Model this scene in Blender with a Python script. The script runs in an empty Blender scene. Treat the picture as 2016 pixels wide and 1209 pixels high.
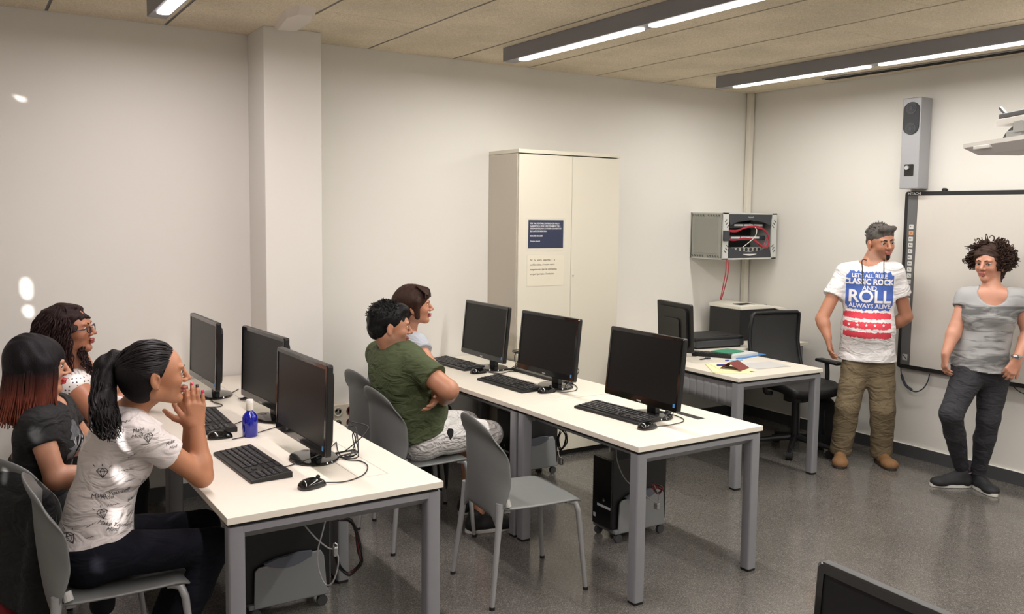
# A computer classroom: trainees at rows of desks, two people standing by the interactive board.
import bpy, bmesh, math, random
import numpy as np
from mathutils import Vector, Matrix
from mathutils.bvhtree import BVHTree
random.seed(7); RNG = np.random.RandomState(7)
SC = bpy.context.scene
COL = SC.collection
PI = math.pi
# ---------------------------------------------------------------- camera, light, exposure
cam_d = bpy.data.cameras.new('camera'); cam = bpy.data.objects.new('camera', cam_d); COL.objects.link(cam)
RT = Vector((0.84684157, -0.53170582, 0.01217732)); UP = Vector((0.03524412, 0.0789495, 0.9962554)); FW = Vector((0.53067619, 0.84324131, -0.08559722))
cam.matrix_world = Matrix(((RT.x, UP.x, -FW.x, -5.97172), (RT.y, UP.y, -FW.y, -5.57530), (RT.z, UP.z, -FW.z, 1.76678), (0, 0, 0, 1)))
cam_d.sensor_width = 36.0; cam_d.lens = 1740.2385 / 2016 * 36.0; cam_d.shift_y = -0.01628; cam_d.clip_start = 0.05
SC.camera = cam
SC.view_settings.view_transform = 'Standard'; SC.view_settings.look = 'None'
SC.view_settings.gamma = 1.0; SC.view_settings.use_curve_mapping = False
SC.view_settings.exposure = -0.72
wd = bpy.data.worlds.new('world'); SC.world = wd; wd.use_nodes = True
wd.node_tree.nodes['Background'].inputs[0].default_value = (0.75, 0.8, 1.0, 1); wd.node_tree.nodes['Background'].inputs[1].default_value = 1.0
SUN_DIR = Vector((0.70, 0.70, -0.17)).normalized()
sun_d = bpy.data.lights.new('sun', 'SUN'); sun_d.energy = 14.0; sun_d.angle = 0.0095; sun_d.color = (1.0, 0.94, 0.9)
sun = bpy.data.objects.new('sun', sun_d); COL.objects.link(sun); sun.rotation_euler = SUN_DIR.to_track_quat('-Z', 'Y').to_euler()
H = 2.847
LAMP_W = 34.0       # watts per 1.2 m tube
TUBES = []
for li, (lx, ly, tint) in enumerate(((-2.86, -0.69, (1.0, 0.975, 0.925)), (-0.90, -0.62, (1.0, 0.965, 0.93)), (-5.05, -0.75, (1.0, 0.90, 0.91)))):
    for k in range(5):
        TUBES.append((li, lx, ly - 0.6 - k * 1.255))
        ld = bpy.data.lights.new('tube_light', 'AREA'); ld.shape = 'RECTANGLE'; ld.size = 0.05; ld.size_y = 1.17
        ld.energy = LAMP_W * (1.0, 0.78, 0.9)[li]; ld.color = tint
        lo = bpy.data.objects.new('tube_light', ld); COL.objects.link(lo); lo.location = (lx, ly - 0.6 - k * 1.255, H - 0.113)

# ---------------------------------------------------------------- helpers
def srgb(r, g, b):
    return tuple((c / 255 / 12.92) if c / 255 <= 0.04045 else ((c / 255 + 0.055) / 1.055) ** 2.4 for c in (r, g, b)) + (1.0,)
MATS = {}
def mat(name, rgb, rough=0.6, metal=0.0, var=0.0, vscale=30.0, bump=0.0, bscale=200.0, emit=0.0, coat=0.0, trans=0.0, attr=None, spec=None, stretch=None, fold=0.0, fscale=9.0):
    if name in MATS: return MATS[name]
    m = bpy.data.materials.new(name); m.use_nodes = True; MATS[name] = m
    nt = m.node_tree; b = nt.nodes['Principled BSDF']
    c = srgb(*rgb); b.inputs['Base Color'].default_value = c; b.inputs['Roughness'].default_value = rough; b.inputs['Metallic'].default_value = metal
    if coat: b.inputs['Coat Weight'].default_value = coat
    if spec is not None: b.inputs['Specular IOR Level'].default_value = spec
    if trans: b.inputs['Transmission Weight'].default_value = trans
    if emit: b.inputs['Emission Color'].default_value = c; b.inputs['Emission Strength'].default_value = emit
    tc = nt.nodes.new('ShaderNodeTexCoord'); src = tc.outputs['Object']
    if stretch:
        mp = nt.nodes.new('ShaderNodeMapping'); mp.inputs['Scale'].default_value = stretch; nt.links.new(src, mp.inputs[0]); src = mp.outputs[0]
    base = None
    if attr:
        a = nt.nodes.new('ShaderNodeAttribute'); a.attribute_name = attr; base = a.outputs['Color']
    n = nt.nodes.new('ShaderNodeTexNoise'); n.inputs['Scale'].default_value = vscale; n.inputs['Detail'].default_value = 4; nt.links.new(src, n.inputs['Vector'])
    mx = nt.nodes.new('ShaderNodeMix'); mx.data_type = 'RGBA'; mx.blend_type = 'MULTIPLY'; mx.inputs[0].default_value = 1.0
    rp = nt.nodes.new('ShaderNodeMapRange'); rp.inputs['From Min'].default_value = 0.3; rp.inputs['From Max'].default_value = 0.7
    rp.inputs['To Min'].default_value = 1 - max(var, 0.01); rp.inputs['To Max'].default_value = 1.0
    nt.links.new(n.outputs['Fac'], rp.inputs['Value'])
    if base: nt.links.new(base, mx.inputs[6])
    else: mx.inputs[6].default_value = c
    nt.links.new(rp.outputs[0], mx.inputs[7]); nt.links.new(mx.outputs[2], b.inputs['Base Color'])
    if bump:
        n2 = nt.nodes.new('ShaderNodeTexNoise'); n2.inputs['Scale'].default_value = bscale; n2.inputs['Detail'].default_value = 3; nt.links.new(src, n2.inputs['Vector'])
        bp = nt.nodes.new('ShaderNodeBump'); bp.inputs['Strength'].default_value = bump; bp.inputs['Distance'].default_value = 0.002
        nt.links.new(n2.outputs['Fac'], bp.inputs['Height']); nt.links.new(bp.outputs[0], b.inputs['Normal'])
    if fold:
        n3 = nt.nodes.new('ShaderNodeTexNoise'); n3.inputs['Scale'].default_value = fscale; n3.inputs['Detail'].default_value = 2.5; n3.inputs['Distortion'].default_value = 1.2
        mp3 = nt.nodes.new('ShaderNodeMapping'); mp3.inputs['Rotation'].default_value = (0.5, 0.6, 0.3); mp3.inputs['Scale'].default_value = (1.0, 1.0, 2.0); nt.links.new(tc.outputs['Object'], mp3.inputs[0]); nt.links.new(mp3.outputs[0], n3.inputs['Vector'])
        b3 = nt.nodes.new('ShaderNodeBump'); b3.inputs['Strength'].default_value = fold; b3.inputs['Distance'].default_value = 0.03; nt.links.new(n3.outputs['Fac'], b3.inputs['Height'])
        if bump: nt.links.new(bp.outputs[0], b3.inputs['Normal'])
        nt.links.new(b3.outputs[0], b.inputs['Normal'])
    return m
class MB:
    """collects shapes in one bmesh, builds one mesh object"""
    def __init__(s): s.bm = bmesh.new()
    def _add(s, vs, fs, mi=0):
        v = [s.bm.verts.new(p) for p in vs]
        for f in fs:
            try:
                ff = s.bm.faces.new([v[i] for i in f]); ff.material_index = mi
            except ValueError: pass
        return v
    def box(s, c, d, rot=None, bev=0.0, mi=0, seg=2):
        n0 = set(s.bm.faces)
        x, y, z = d[0] / 2, d[1] / 2, d[2] / 2
        vs = [Vector((a * x, b * y, e * z)) for a in (-1, 1) for b in (-1, 1) for e in (-1, 1)]
        if rot is not None: vs = [rot @ v for v in vs]
        v = s._add([v + Vector(c) for v in vs], [(0, 1, 3, 2), (4, 6, 7, 5), (0, 4, 5, 1), (2, 3, 7, 6), (0, 2, 6, 4), (1, 5, 7, 3)], mi)
        if bev > 0:
            es = set()
            for q in v: es.update(q.link_edges)
            bmesh.ops.bevel(s.bm, geom=list(es), offset=bev, segments=seg, affect='EDGES', profile=0.5)
            for f in s.bm.faces:
                if f not in n0: f.material_index = mi
        return s
    def prism(s, pts, a, b, axis='z', mi=0, bev=0.0):
        """polygon pts (2D) extruded between a and b along axis"""
        def P3(p, t): return {'z': (p[0], p[1], t), 'y': (p[0], t, p[1]), 'x': (t, p[0], p[1])}[axis]
        n = len(pts)
        s._add([P3(p, a) for p in pts] + [P3(p, b) for p in pts],
               [tuple(range(n))[::-1], tuple(range(n, 2 * n))] + [(i, (i + 1) % n, n + (i + 1) % n, n + i) for i in range(n)], mi)
        return s
    def tube(s, path, r, n=8, mi=0, cap=True, closed=False):
        P = [Vector(p) for p in path]; m = len(P)
        R = r if isinstance(r, (list, tuple)) else [r] * m
        vs = []; up = None
        for i in range(m):
            t = (P[min(i + 1, m - 1)] - P[max(i - 1, 0)])
            if closed: t = P[(i + 1) % m] - P[i - 1]
            t = t.normalized() if t.length > 1e-9 else Vector((0, 0, 1))
            if up is None: up = t.orthogonal().normalized()
            up = (up - t * up.dot(t)); up = up.normalized() if up.length > 1e-6 else t.orthogonal().normalized()
            w = t.cross(up)
            for k in range(n):
                a = 2 * PI * k / n; vs.append(P[i] + (up * math.cos(a) + w * math.sin(a)) * R[i])
        fs = [(i * n + k, i * n + (k + 1) % n, (i + 1) * n + (k + 1) % n, (i + 1) * n + k) for i in range(m - 1) for k in range(n)]
        if closed: fs += [((m - 1) * n + k, (m - 1) * n + (k + 1) % n, (k + 1) % n, k) for k in range(n)]
        elif cap: fs += [tuple(range(n))[::-1], tuple(range((m - 1) * n, m * n))]
        s._add(vs, fs, mi); return s
    def cyl(s, c, r, h, n=24, r2=None, axis='z', mi=0):
        d = {'z': Vector((0, 0, 1)), 'x': Vector((1, 0, 0)), 'y': Vector((0, 1, 0))}[axis] if isinstance(axis, str) else Vector(axis).normalized()
        c = Vector(c); return s.tube([c - d * h / 2, c + d * h / 2], [r, r if r2 is None else r2], n, mi)
    def lathe(s, prof, c=(0, 0, 0), n=32, mi=0, sx=1, sy=1):
        vs = [(c[0] + sx * r * math.cos(2 * PI * k / n), c[1] + sy * r * math.sin(2 * PI * k / n), c[2] + z) for r, z in prof for k in range(n)]
        m = len(prof)
        fs = [(i * n + k, i * n + (k + 1) % n, (i + 1) * n + (k + 1) % n, (i + 1) * n + k) for i in range(m - 1) for k in range(n)]
        fs += [tuple(range(n))[::-1], tuple(range((m - 1) * n, m * n))]
        s._add(vs, fs, mi); return s
    def grid(s, fn, nu, nv, mi=0):
        vs = [fn(i / (nu - 1), j / (nv - 1)) for i in range(nu) for j in range(nv)]
        s._add(vs, [(i * nv + j, i * nv + j + 1, (i + 1) * nv + j + 1, (i + 1) * nv + j) for i in range(nu - 1) for j in range(nv - 1)], mi); return s
    def build(s, name, mats, parent=None, smooth=None, solid=0.0, bevel=0.0, subsurf=0):
        me = bpy.data.meshes.new(name)
        bmesh.ops.recalc_face_normals(s.bm, faces=s.bm.faces[:])
        s.bm.to_mesh(me); s.bm.free()
        o = bpy.data.objects.new(name, me); COL.objects.link(o)
        for m in (mats if isinstance(mats, (list, tuple)) else [mats]): me.materials.append(m)
        if parent is not None: o.parent = parent
        if solid:
            md = o.modifiers.new('solidify', 'SOLIDIFY'); md.thickness = solid; md.offset = 0
        if bevel:
            md = o.modifiers.new('bevel', 'BEVEL'); md.width = bevel; md.segments = 2; md.limit_method = 'ANGLE'
        if subsurf:
            md = o.modifiers.new('subd', 'SUBSURF'); md.levels = md.render_levels = subsurf
        if smooth is not None:
            me.polygons.foreach_set('use_smooth', [True] * len(me.polygons))
            if smooth < 180:
                me.set_sharp_from_angle(angle=math.radians(smooth))
        return o
def thing(name, label, cat, loc=(0, 0, 0), rz=0.0, group=None):
    o = bpy.data.objects.new(name, None); COL.objects.link(o); o.location = loc; o.rotation_euler = (0, 0, rz)
    o.empty_display_size = 0.05
    return tag(o, label, cat, group)
def tag(o, label, cat, group=None):
    o['label'] = label; o['category'] = cat
    if group: o['group'] = group
    return o
def struct(o): o['kind'] = 'structure'; return o
def copy_tree(o, loc, rz, label, group=None):
    r = o.copy(); COL.objects.link(r); r.location = loc; r.rotation_euler = (0, 0, rz); r['label'] = label
    if group: r['group'] = group
    for ch in list(o.children):
        c = ch.copy(); COL.objects.link(c); c.parent = r
        for g in list(ch.children):
            d = g.copy(); COL.objects.link(d); d.parent = c
    return r
def bez(pts, n=8):
    """smooth Catmull-Rom path through points"""
    P = [Vector(p) for p in pts]; P = [P[0] * 2 - P[1]] + P + [P[-1] * 2 - P[-2]]; out = []
    for i in range(1, len(P) - 2):
        for k in range(n):
            t = k / n; a, b, c, d = P[i - 1:i + 3]
            out.append(0.5 * ((2 * b) + (c - a) * t + (2 * a - 5 * b + 4 * c - d) * t * t + (3 * b - a - 3 * c + d) * t ** 3))
    out.append(P[-2]); return out
def rrect(w, h, r, n=4, cx=0, cy=0):
    out = []
    for sx, sy, a0 in ((1, 1, 0), (-1, 1, 90), (-1, -1, 180), (1, -1, 270)):
        for k in range(n + 1):
            a = math.radians(a0 + 90 * k / n); out.append((cx + sx * (w / 2 - r) + r * math.cos(a), cy + sy * (h / 2 - r) + r * math.sin(a)))
    return out
def text_bm(s, size, italic=0.0, sx=1.0, align='CENTER', bold=0.0):
    cu = bpy.data.curves.new('t', 'FONT'); cu.body = s; cu.size = size; cu.shear = italic; cu.align_x = align; cu.align_y = 'CENTER'; cu.resolution_u = 3; cu.offset = bold
    o = bpy.data.objects.new('t', cu); COL.objects.link(o)
    dg = bpy.context.evaluated_depsgraph_get(); me = bpy.data.meshes.new_from_object(o.evaluated_get(dg))
    bm = bmesh.new(); bm.from_mesh(me); bpy.data.objects.remove(o); bpy.data.curves.remove(cu); bpy.data.meshes.remove(me)
    for v in bm.verts: v.co.x *= sx
    return bm
def lettering(name, s, size, m, parent, M4, italic=0.0, sx=1.0, align='CENTER', bold=0.0):
    bm = text_bm(s, size, italic, sx, align, bold); bm.transform(M4)
    me = bpy.data.meshes.new(name); bm.to_mesh(me); bm.free(); me.materials.append(m)
    o = bpy.data.objects.new(name, me); COL.objects.link(o); o.parent = parent; return o
def frame4(o, x, y):
    x = Vector(x).normalized(); y = Vector(y).normalized(); z = x.cross(y); o = Vector(o)
    return Matrix(((x.x, y.x, z.x, o.x), (x.y, y.y, z.y, o.y), (x.z, y.z, z.z, o.z), (0, 0, 0, 1)))

# ---------------------------------------------------------------- materials
WHITEWALL = mat('wall_paint', (222, 219, 212), 0.6, var=0.02, vscale=2.0, bump=0.05, bscale=90)
DESKTOP = mat('white_melamine', (224, 217, 203), 0.42, var=0.02, vscale=8)
STEEL = mat('grey_painted_steel', (138, 139, 143), 0.42, 0.25, var=0.03)
DARKGAP = mat('black_gap', (18, 17, 17), 0.7)
BLACKP = mat('black_plastic', (20, 20, 21), 0.38, var=0.05, bump=0.05)
GLOSS = mat('gloss_black', (10, 10, 11), 0.12, coat=0.4)
SCREEN = mat('screen_glass', (25, 25, 26), 0.32, spec=0.2)
KEY = mat('key_black', (33, 33, 35), 0.4)
CHAIRP = mat('chair_grey_plastic', (112, 114, 112), 0.45, var=0.03, bump=0.08, bscale=400)
CHAIRL = mat('chair_leg_grey', (150, 151, 150), 0.4, 0.2)
RUBBER = mat('black_rubber', (16, 16, 16), 0.7)
CABLE = mat('black_cable', (17, 17, 18), 0.5)
CABLEG = mat('grey_cable', (130, 130, 130), 0.5)
CABLER = mat('red_cable', (165, 40, 55), 0.5)
WHITEP = mat('white_plastic', (232, 230, 224), 0.4)
METALL = mat('bright_metal', (190, 190, 190), 0.25, 0.9)
PRINTW = mat('white_ink', (225, 225, 225), 0.6)
GREYHOLD = mat('grey_holder_plastic', (120, 122, 124), 0.5)

# ---------------------------------------------------------------- room shell
LX, FY = -7.3, -7.6
def floor_mat():
    m = bpy.data.materials.new('terrazzo_floor'); m.use_nodes = True; nt = m.node_tree; b = nt.nodes['Principled BSDF']; L = nt.links.new
    tc = nt.nodes.new('ShaderNodeTexCoord')
    v1 = nt.nodes.new('ShaderNodeTexVoronoi'); v1.inputs['Scale'].default_value = 260; L(tc.outputs['Object'], v1.inputs['Vector'])
    r1 = nt.nodes.new('ShaderNodeValToRGB'); L(v1.outputs['Color'], r1.inputs[0])
    e = r1.color_ramp.elements; e[0].position = 0.05; e[0].color = srgb(68, 66, 64); e[1].position = 0.95; e[1].color = srgb(136, 131, 125)
    x = e.new(0.35); x.color = srgb(91, 88, 84); x = e.new(0.7); x.color = srgb(106, 102, 97)
    n = nt.nodes.new('ShaderNodeTexNoise'); n.inputs['Scale'].default_value = 3.5; n.inputs['Detail'].default_value = 6; L(tc.outputs['Object'], n.inputs['Vector'])
    mr = nt.nodes.new('ShaderNodeMapRange'); mr.inputs['From Min'].default_value = .3; mr.inputs['From Max'].default_value = .7; mr.inputs['To Min'].default_value = 0.9; mr.inputs['To Max'].default_value = 1.06; L(n.outputs['Fac'], mr.inputs[0])
    mx = nt.nodes.new('ShaderNodeMix'); mx.data_type = 'RGBA'; mx.blend_type = 'MULTIPLY'; mx.inputs[0].default_value = 1; L(r1.outputs[0], mx.inputs[6]); L(mr.outputs[0], mx.inputs[7])
    br = nt.nodes.new('ShaderNodeTexBrick'); br.offset = 0; br.inputs['Scale'].default_value = 1.0; br.inputs['Mortar Size'].default_value = 0.0012; br.inputs['Brick Width'].default_value = 0.6; br.inputs['Row Height'].default_value = 0.6; br.inputs['Mortar Smooth'].default_value = 0.5
    mp = nt.nodes.new('ShaderNodeMapping'); mp.inputs['Location'].default_value = (0.13, 0.22, 0); L(tc.outputs['Object'], mp.inputs[0]); L(mp.outputs[0], br.inputs['Vector'])
    m2 = nt.nodes.new('ShaderNodeMix'); m2.data_type = 'RGBA'; L(br.outputs['Fac'], m2.inputs[0]); L(mx.outputs[2], m2.inputs[6]); m2.inputs[7].default_value = srgb(112, 109, 104)
    L(m2.outputs[2], b.inputs['Base Color'])
    n3 = nt.nodes.new('ShaderNodeTexNoise'); n3.inputs['Scale'].default_value = 6; L(tc.outputs['Object'], n3.inputs['Vector'])
    m3 = nt.nodes.new('ShaderNodeMapRange'); m3.inputs['To Min'].default_value = 0.11; m3.inputs['To Max'].default_value = 0.22; L(n3.outputs['Fac'], m3.inputs[0]); L(m3.outputs[0], b.inputs['Roughness'])
    return m
def ceil_mat():
    m = bpy.data.materials.new('wood_wool_panel'); m.use_nodes = True; nt = m.node_tree; b = nt.nodes['Principled BSDF']; L = nt.links.new
    tc = nt.nodes.new('ShaderNodeTexCoord')
    n = nt.nodes.new('ShaderNodeTexNoise'); n.inputs['Scale'].default_value = 120; n.inputs['Detail'].default_value = 5; n.inputs['Distortion'].default_value = 1.5; L(tc.outputs['Object'], n.inputs['Vector'])
    r = nt.nodes.new('ShaderNodeValToRGB'); e = r.color_ramp.elements; e[0].position = 0.32; e[0].color = srgb(198, 183, 156); e[1].position = 0.68; e[1].color = srgb(242, 231, 208); L(n.outputs['Fac'], r.inputs[0])
    n2 = nt.nodes.new('ShaderNodeTexNoise'); n2.inputs['Scale'].default_value = 2.2; n2.inputs['Detail'].default_value = 5; L(tc.outputs['Object'], n2.inputs['Vector'])
    mr = nt.nodes.new('ShaderNodeMapRange'); mr.inputs['From Min'].default_value = .35; mr.inputs['From Max'].default_value = .65; mr.inputs['To Min'].default_value = 0.88; mr.inputs['To Max'].default_value = 1.05; L(n2.outputs['Fac'], mr.inputs[0])
    mx = nt.nodes.new('ShaderNodeMix'); mx.data_type = 'RGBA'; mx.blend_type = 'MULTIPLY'; mx.inputs[0].default_value = 1; L(r.outputs[0], mx.inputs[6]); L(mr.outputs[0], mx.inputs[7]); L(mx.outputs[2], b.inputs['Base Color'])
    b.inputs['Roughness'].default_value = 0.9
    bp = nt.nodes.new('ShaderNodeBump'); bp.inputs['Strength'].default_value = 0.5; bp.inputs['Distance'].default_value = 0.003; L(n.outputs['Fac'], bp.inputs['Height']); L(bp.outputs[0], b.inputs['Normal'])
    return m
struct(MB().box((LX / 2, FY / 2, -0.05), (-LX + 0.2, -FY + 0.2, 0.1)).build('floor', floor_mat()))
CEILM = ceil_mat(); ceil = MB()
SEAMS = [-0.45, -1.07, -1.72, -2.35, -2.98, -3.62, -4.26, -4.89, -5.51, -6.14, -6.77]
ceil.box((LX / 2, FY / 2, H + 0.09), (-LX + 0.2, -FY + 0.2, 0.1), mi=1)
ed = [0.0] + SEAMS + [LX]
for i, (a, b) in enumerate(zip(ed[:-1], ed[1:])):
    y0 = 0.0; q = -0.9 - 0.63 * (i % 3)
    while y0 > FY:
        y1 = max(q, FY); ceil.box(((a + b) / 2, (y0 + y1) / 2, H + 0.02), (abs(b - a) - 0.017, y0 - y1 - 0.003, 0.04)); y0 = y1; q = y1 - 1.9
ceil = struct(ceil.build('ceiling', [CEILM, DARKGAP]))
cr = MB()
for s in SEAMS: cr.box((s, FY / 2, H + 0.018), (0.013, -FY, 0.03))
cr.build('ceiling_rail', mat('rail_grey', (96, 97, 100), 0.45, 0.3), ceil)
struct(MB().box((LX / 2, 0.05, H / 2), (-LX + 0.2, 0.1, H + 0.1)).build('wall_back', WHITEWALL))
struct(MB().box((0.05, FY / 2, H / 2), (0.1, -FY + 0.2, H + 0.1)).build('wall_right', WHITEWALL))
struct(MB().box((LX / 2, FY - 0.05, H / 2), (-LX + 0.2, 0.1, H + 0.1)).build('wall_front', WHITEWALL))
# column between the two desk rows
struct(MB().box((-4.235, -0.168, H / 2), (0.35, 0.335, H), bev=0.004).build('trim_1', WHITEWALL))
# cable duct in the corner
struct(MB().box((-0.035, -0.03, H / 2), (0.05, 0.045, H), bev=0.003).build('trim_2', mat('duct_white', (222, 217, 203), 0.45)))
BASEM = mat('grey_skirting', (74, 75, 77), 0.4, var=0.08)
struct(MB().box((-0.008, FY / 2 - 0.0, 0.045), (0.014, -FY - 0.04, 0.09)).box((-0.008, FY / 2, 0.0915), (0.016, -FY - 0.04, 0.003), mi=1).build('baseboard_right', [BASEM, WHITEP]))
struct(MB().box((-2.0, -0.008, 0.045), (3.95, 0.014, 0.09)).box((-5.9, -0.008, 0.045), (2.9, 0.014, 0.09)).build('baseboard_back', BASEM))
# linear air slot along the board wall
sl = struct(MB().box((-0.205, -3.0, H - 0.004), (0.10, 4.1, 0.008)).build('trim_3', mat('slot_grey', (150, 148, 146), 0.5, 0.2)))
MB().box((-0.185, -3.0, H - 0.010), (0.022, 4.06, 0.006)).box((-0.225, -3.0, H - 0.010), (0.022, 4.06, 0.006)).build('slot_opening', DARKGAP, sl)
# window wall on the left with closed, perforated shutters
def shutter_wall():
    ys0, ys1, zs0, zs1 = -6.2, -1.0, 0.5, 2.80
    w = MB(); t = 0.1
    w.box((LX - t / 2, (ys1) / 2, H / 2 + .1), (t, -ys1, H + .2)); w.box((LX - t / 2, (FY + ys0) / 2, H / 2 + .1), (t, ys0 - FY, H + .2))
    w.box((LX - t / 2, (ys0 + ys1) / 2, zs0 / 2), (t, ys1 - ys0, zs0)); w.box((LX - t / 2, (ys0 + ys1) / 2, (zs1 + H) / 2 + .1), (t, ys1 - ys0, H - zs1 + .2))
    struct(w.build('wall_left', WHITEWALL))
    holes = []
    for (p, ry, rz) in DAPPLES:
        p = Vector(p); tt = (LX - p.x) / SUN_DIR.x; q = p + SUN_DIR * tt; holes.append((q.y, q.z, ry, rz))
    g = 0.008; ny = int((ys1 - ys0) / g); nz = int((zs1 - zs0) / g)
    Y = ys0 + (np.arange(ny) + 0.5) * g; Z = zs0 + (np.arange(nz) + 0.5) * g
    keep = np.ones((ny, nz), bool)
    for hy, hz, ry, rz in holes:
        keep &= ~((((Y[:, None] - hy) / ry) ** 2 + ((Z[None, :] - hz) / rz) ** 2) < 1)
    s = MB()
    for i in range(ny):      # runs of solid cells, one quad each
        j = 0
        while j < nz:
            if not keep[i, j]: j += 1; continue
            k = j
            while k < nz and keep[i, k]: k += 1
            a, b = ys0 + i * g, ys0 + (i + 1) * g
            s._add([(LX - 0.05, a, zs0 + j * g), (LX - 0.05, b, zs0 + j * g), (LX - 0.05, b, zs0 + k * g), (LX - 0.05, a, zs0 + k * g)], [(0, 1, 2, 3)]); j = k
    struct(s.build('window_1', mat('shutter', (205, 203, 198), 0.6)))
DAPPLES = [  # lit point in the room, half-width and half-height of the hole
    ((-5.598, 0.000, 2.393), .03, .045), ((-5.600, 0.000, 1.322), .03, .06), ((-5.594, 0.000, 1.196), .025, .035),
    ((-5.571, -2.510, 1.037), .025, .035), ((-5.566, -2.517, 1.001), .018, .03), ((-5.557, -2.429, 0.876), .02, .03), ((-5.568, -2.414, 0.717), .03, .045), ((-5.572, -2.368, 0.557), .02, .03),
    ((-5.692, -1.806, 0.907), .028, .03), ((-5.673, -1.792, 1.166), .025, .035), ((-5.486, -1.174, 1.177), .018, .02), ((-5.464, -1.169, 1.002), .03, .02), ((-5.687, -1.766, 0.752), .02, .03),
    ((-5.565, -2.398, 1.129), .02, .04), ((-5.785, -2.224, 0.895), .02, .02), ((-5.483, -1.229, 0.878), .012, .03)]
shutter_wall()

# ---------------------------------------------------------------- fixed fittings
LH = mat('lamp_housing', (140, 140, 146), 0.5, 0.1); LD = mat('lamp_diffuser', (255, 246, 240), 0.5, emit=7.0)
lamp_labels = ['long grey ceiling lamp row in the middle, above the two rear computer desks', 'long grey ceiling lamp row nearest the interactive board wall', 'long grey ceiling lamp row at far left above the seated women']
for li, (lx, ly) in enumerate(((-2.86, -0.56), (-0.90, -0.52), (-5.05, -0.62))):
    t = thing('ceiling_lamp', lamp_labels[li], 'lamp', (lx, ly, H), group='linear ceiling lamps')
    hb = MB(); L_ = 6.42
    hb.box((0, -L_ / 2, -0.045), (0.095, L_, 0.088)); hb.build('housing', LH, t, bevel=0.002)
    for k in range(5):
        y0 = -(0.14 + k * 1.255); pts = rrect(0.062, 1.19, 0.03, 5, 0, y0 - 0.6)
        MB().prism(pts, -0.098, -0.088).build('diffuser', LD, t)
# white faceted cover on the ceiling beside the column
t = MB(); pr = [(-4.36, -0.36), (-4.43, -0.80), (-4.40, -0.95), (-4.31, -0.96), (-4.255, -0.78), (-4.235, -0.40)]
t._add([(x, y, H) for x, y in pr] + [(x * 0.8 + -4.33 * 0.2, y * 0.8 + -0.66 * 0.2, H - 0.035) for x, y in pr], [(6, 7, 8, 9, 10, 11)] + [(i, (i + 1) % 6, 6 + (i + 1) % 6, 6 + i) for i in range(6)])
tag(t.build('ceiling_cover', mat('cover_white', (222, 214, 204), 0.6)), 'white faceted cover on the ceiling beside the column', 'ceiling cover')

# wardrobe
WX0, WX1, WD = -2.675, -1.782, 0.40
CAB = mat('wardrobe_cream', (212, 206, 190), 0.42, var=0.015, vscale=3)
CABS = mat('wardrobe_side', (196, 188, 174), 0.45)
wr = thing('wardrobe', 'tall cream two-door wardrobe with two notices, standing against the back wall', 'wardrobe', (WX0, -0.003, 0))
w = WX1 - WX0
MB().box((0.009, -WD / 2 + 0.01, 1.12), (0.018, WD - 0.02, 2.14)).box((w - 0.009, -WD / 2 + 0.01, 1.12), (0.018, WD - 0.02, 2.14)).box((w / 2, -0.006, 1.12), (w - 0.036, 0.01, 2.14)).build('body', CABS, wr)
MB().box((w / 2, -WD / 2 + 0.0, 2.205), (w, WD + 0.004, 0.026)).build('top_panel', CAB, wr, bevel=0.001)
MB().box((w / 2, -WD / 2 + 0.02, 0.025), (w - 0.02, WD - 0.06, 0.05)).build('plinth', DARKGAP, wr)
dw = (-2.219, -0.400, 2.214)[0] - WX0
MB().box((dw / 2 + 0.002, -WD + 0.008, 1.117), (dw - 0.005, 0.018, 2.135)).build('door', CAB, wr, bevel=0.001)
dr = MB().box(((dw + w) / 2 + 0.0005, -WD + 0.008, 1.117), (w - dw - 0.004, 0.018, 2.135)).build('door', CAB, wr, bevel=0.001)
MB().cyl((dw + 0.022, -WD - 0.002, 1.33), 0.006, 0.006, 12, axis='y').build('lock', METALL, dr)
def notice(name, label, px4, inner, rgb, lines, ink, size):
    (x0, z0), (x1, z1) = px4
    t = thing(name, label, 'notice', ((x0 + x1) / 2, -WD - 0.004, (z0 + z1) / 2), group='notices on the wardrobe door')
    W, Hh = x1 - x0, z1 - z0
    MB().prism(rrect(W, Hh, 0.008), -0.0008, 0.0008, 'y').build('plastic_sleeve', mat('sleeve', (214, 208, 194), 0.22, var=0.03), t)
    MB().box((0, -0.0014, 0), (W - 2 * inner, 0.0008, Hh - 2 * inner)).build('sheet', mat(name + '_sheet', rgb, 0.5), t)
    for (s, yy, xx, bo) in lines:
        lettering('lettering', s, size, ink, t, frame4((-W / 2 + inner + xx, -0.0022, Hh / 2 - inner - yy), (1, 0, 0), (0, 0, 1)), align='LEFT', bold=bo, sx=0.9)
a, b = (-2.608, -0.404, 1.747), (-2.273, -0.404, 1.514)
notice('blue_notice', 'dark blue printed notice taped to the wardrobe door, above the white one', ((a[0], b[2]), (b[0], a[2])), 0.018, (36, 44, 72),
       [('PER TAL D\u0027EVITAR L\u0027ENTRADA DE VIRUS I', .024, .016, .0003), ('GARANTIR EL BON FUNCIONAMENT DELS', .042, .016, .0003), ('ORDINADORS, NO ES PODEN CONNECTAR', .060, .016, .0003), ('ELS LAPIS DE MEMORIA', .078, .016, .0003), ('MOLTES GRACIES', .112, .016, .0003), ('Centre cultural', .148, .016, .0002)], PRINTW, 0.0148)
a, b = (-2.599, -0.404, 1.489), (-2.277, -0.404, 1.262)
notice('white_notice', 'pale printed notice with grey text taped below the blue one', ((a[0], b[2]), (b[0], a[2])), 0.004, (216, 209, 190),
       [('Per   la   vostra   seguretat   i   la', .036, .022, .0002), ('confidencialitat, el nostre centre', .069, .022, .0002), ('assegureu-vos  que  la  contrasenya', .102, .022, .0002), ('no quedi guardada a l\u0027ordinador', .135, .022, .0002)], mat('grey_ink', (70, 66, 60), 0.6), 0.0178)

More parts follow.
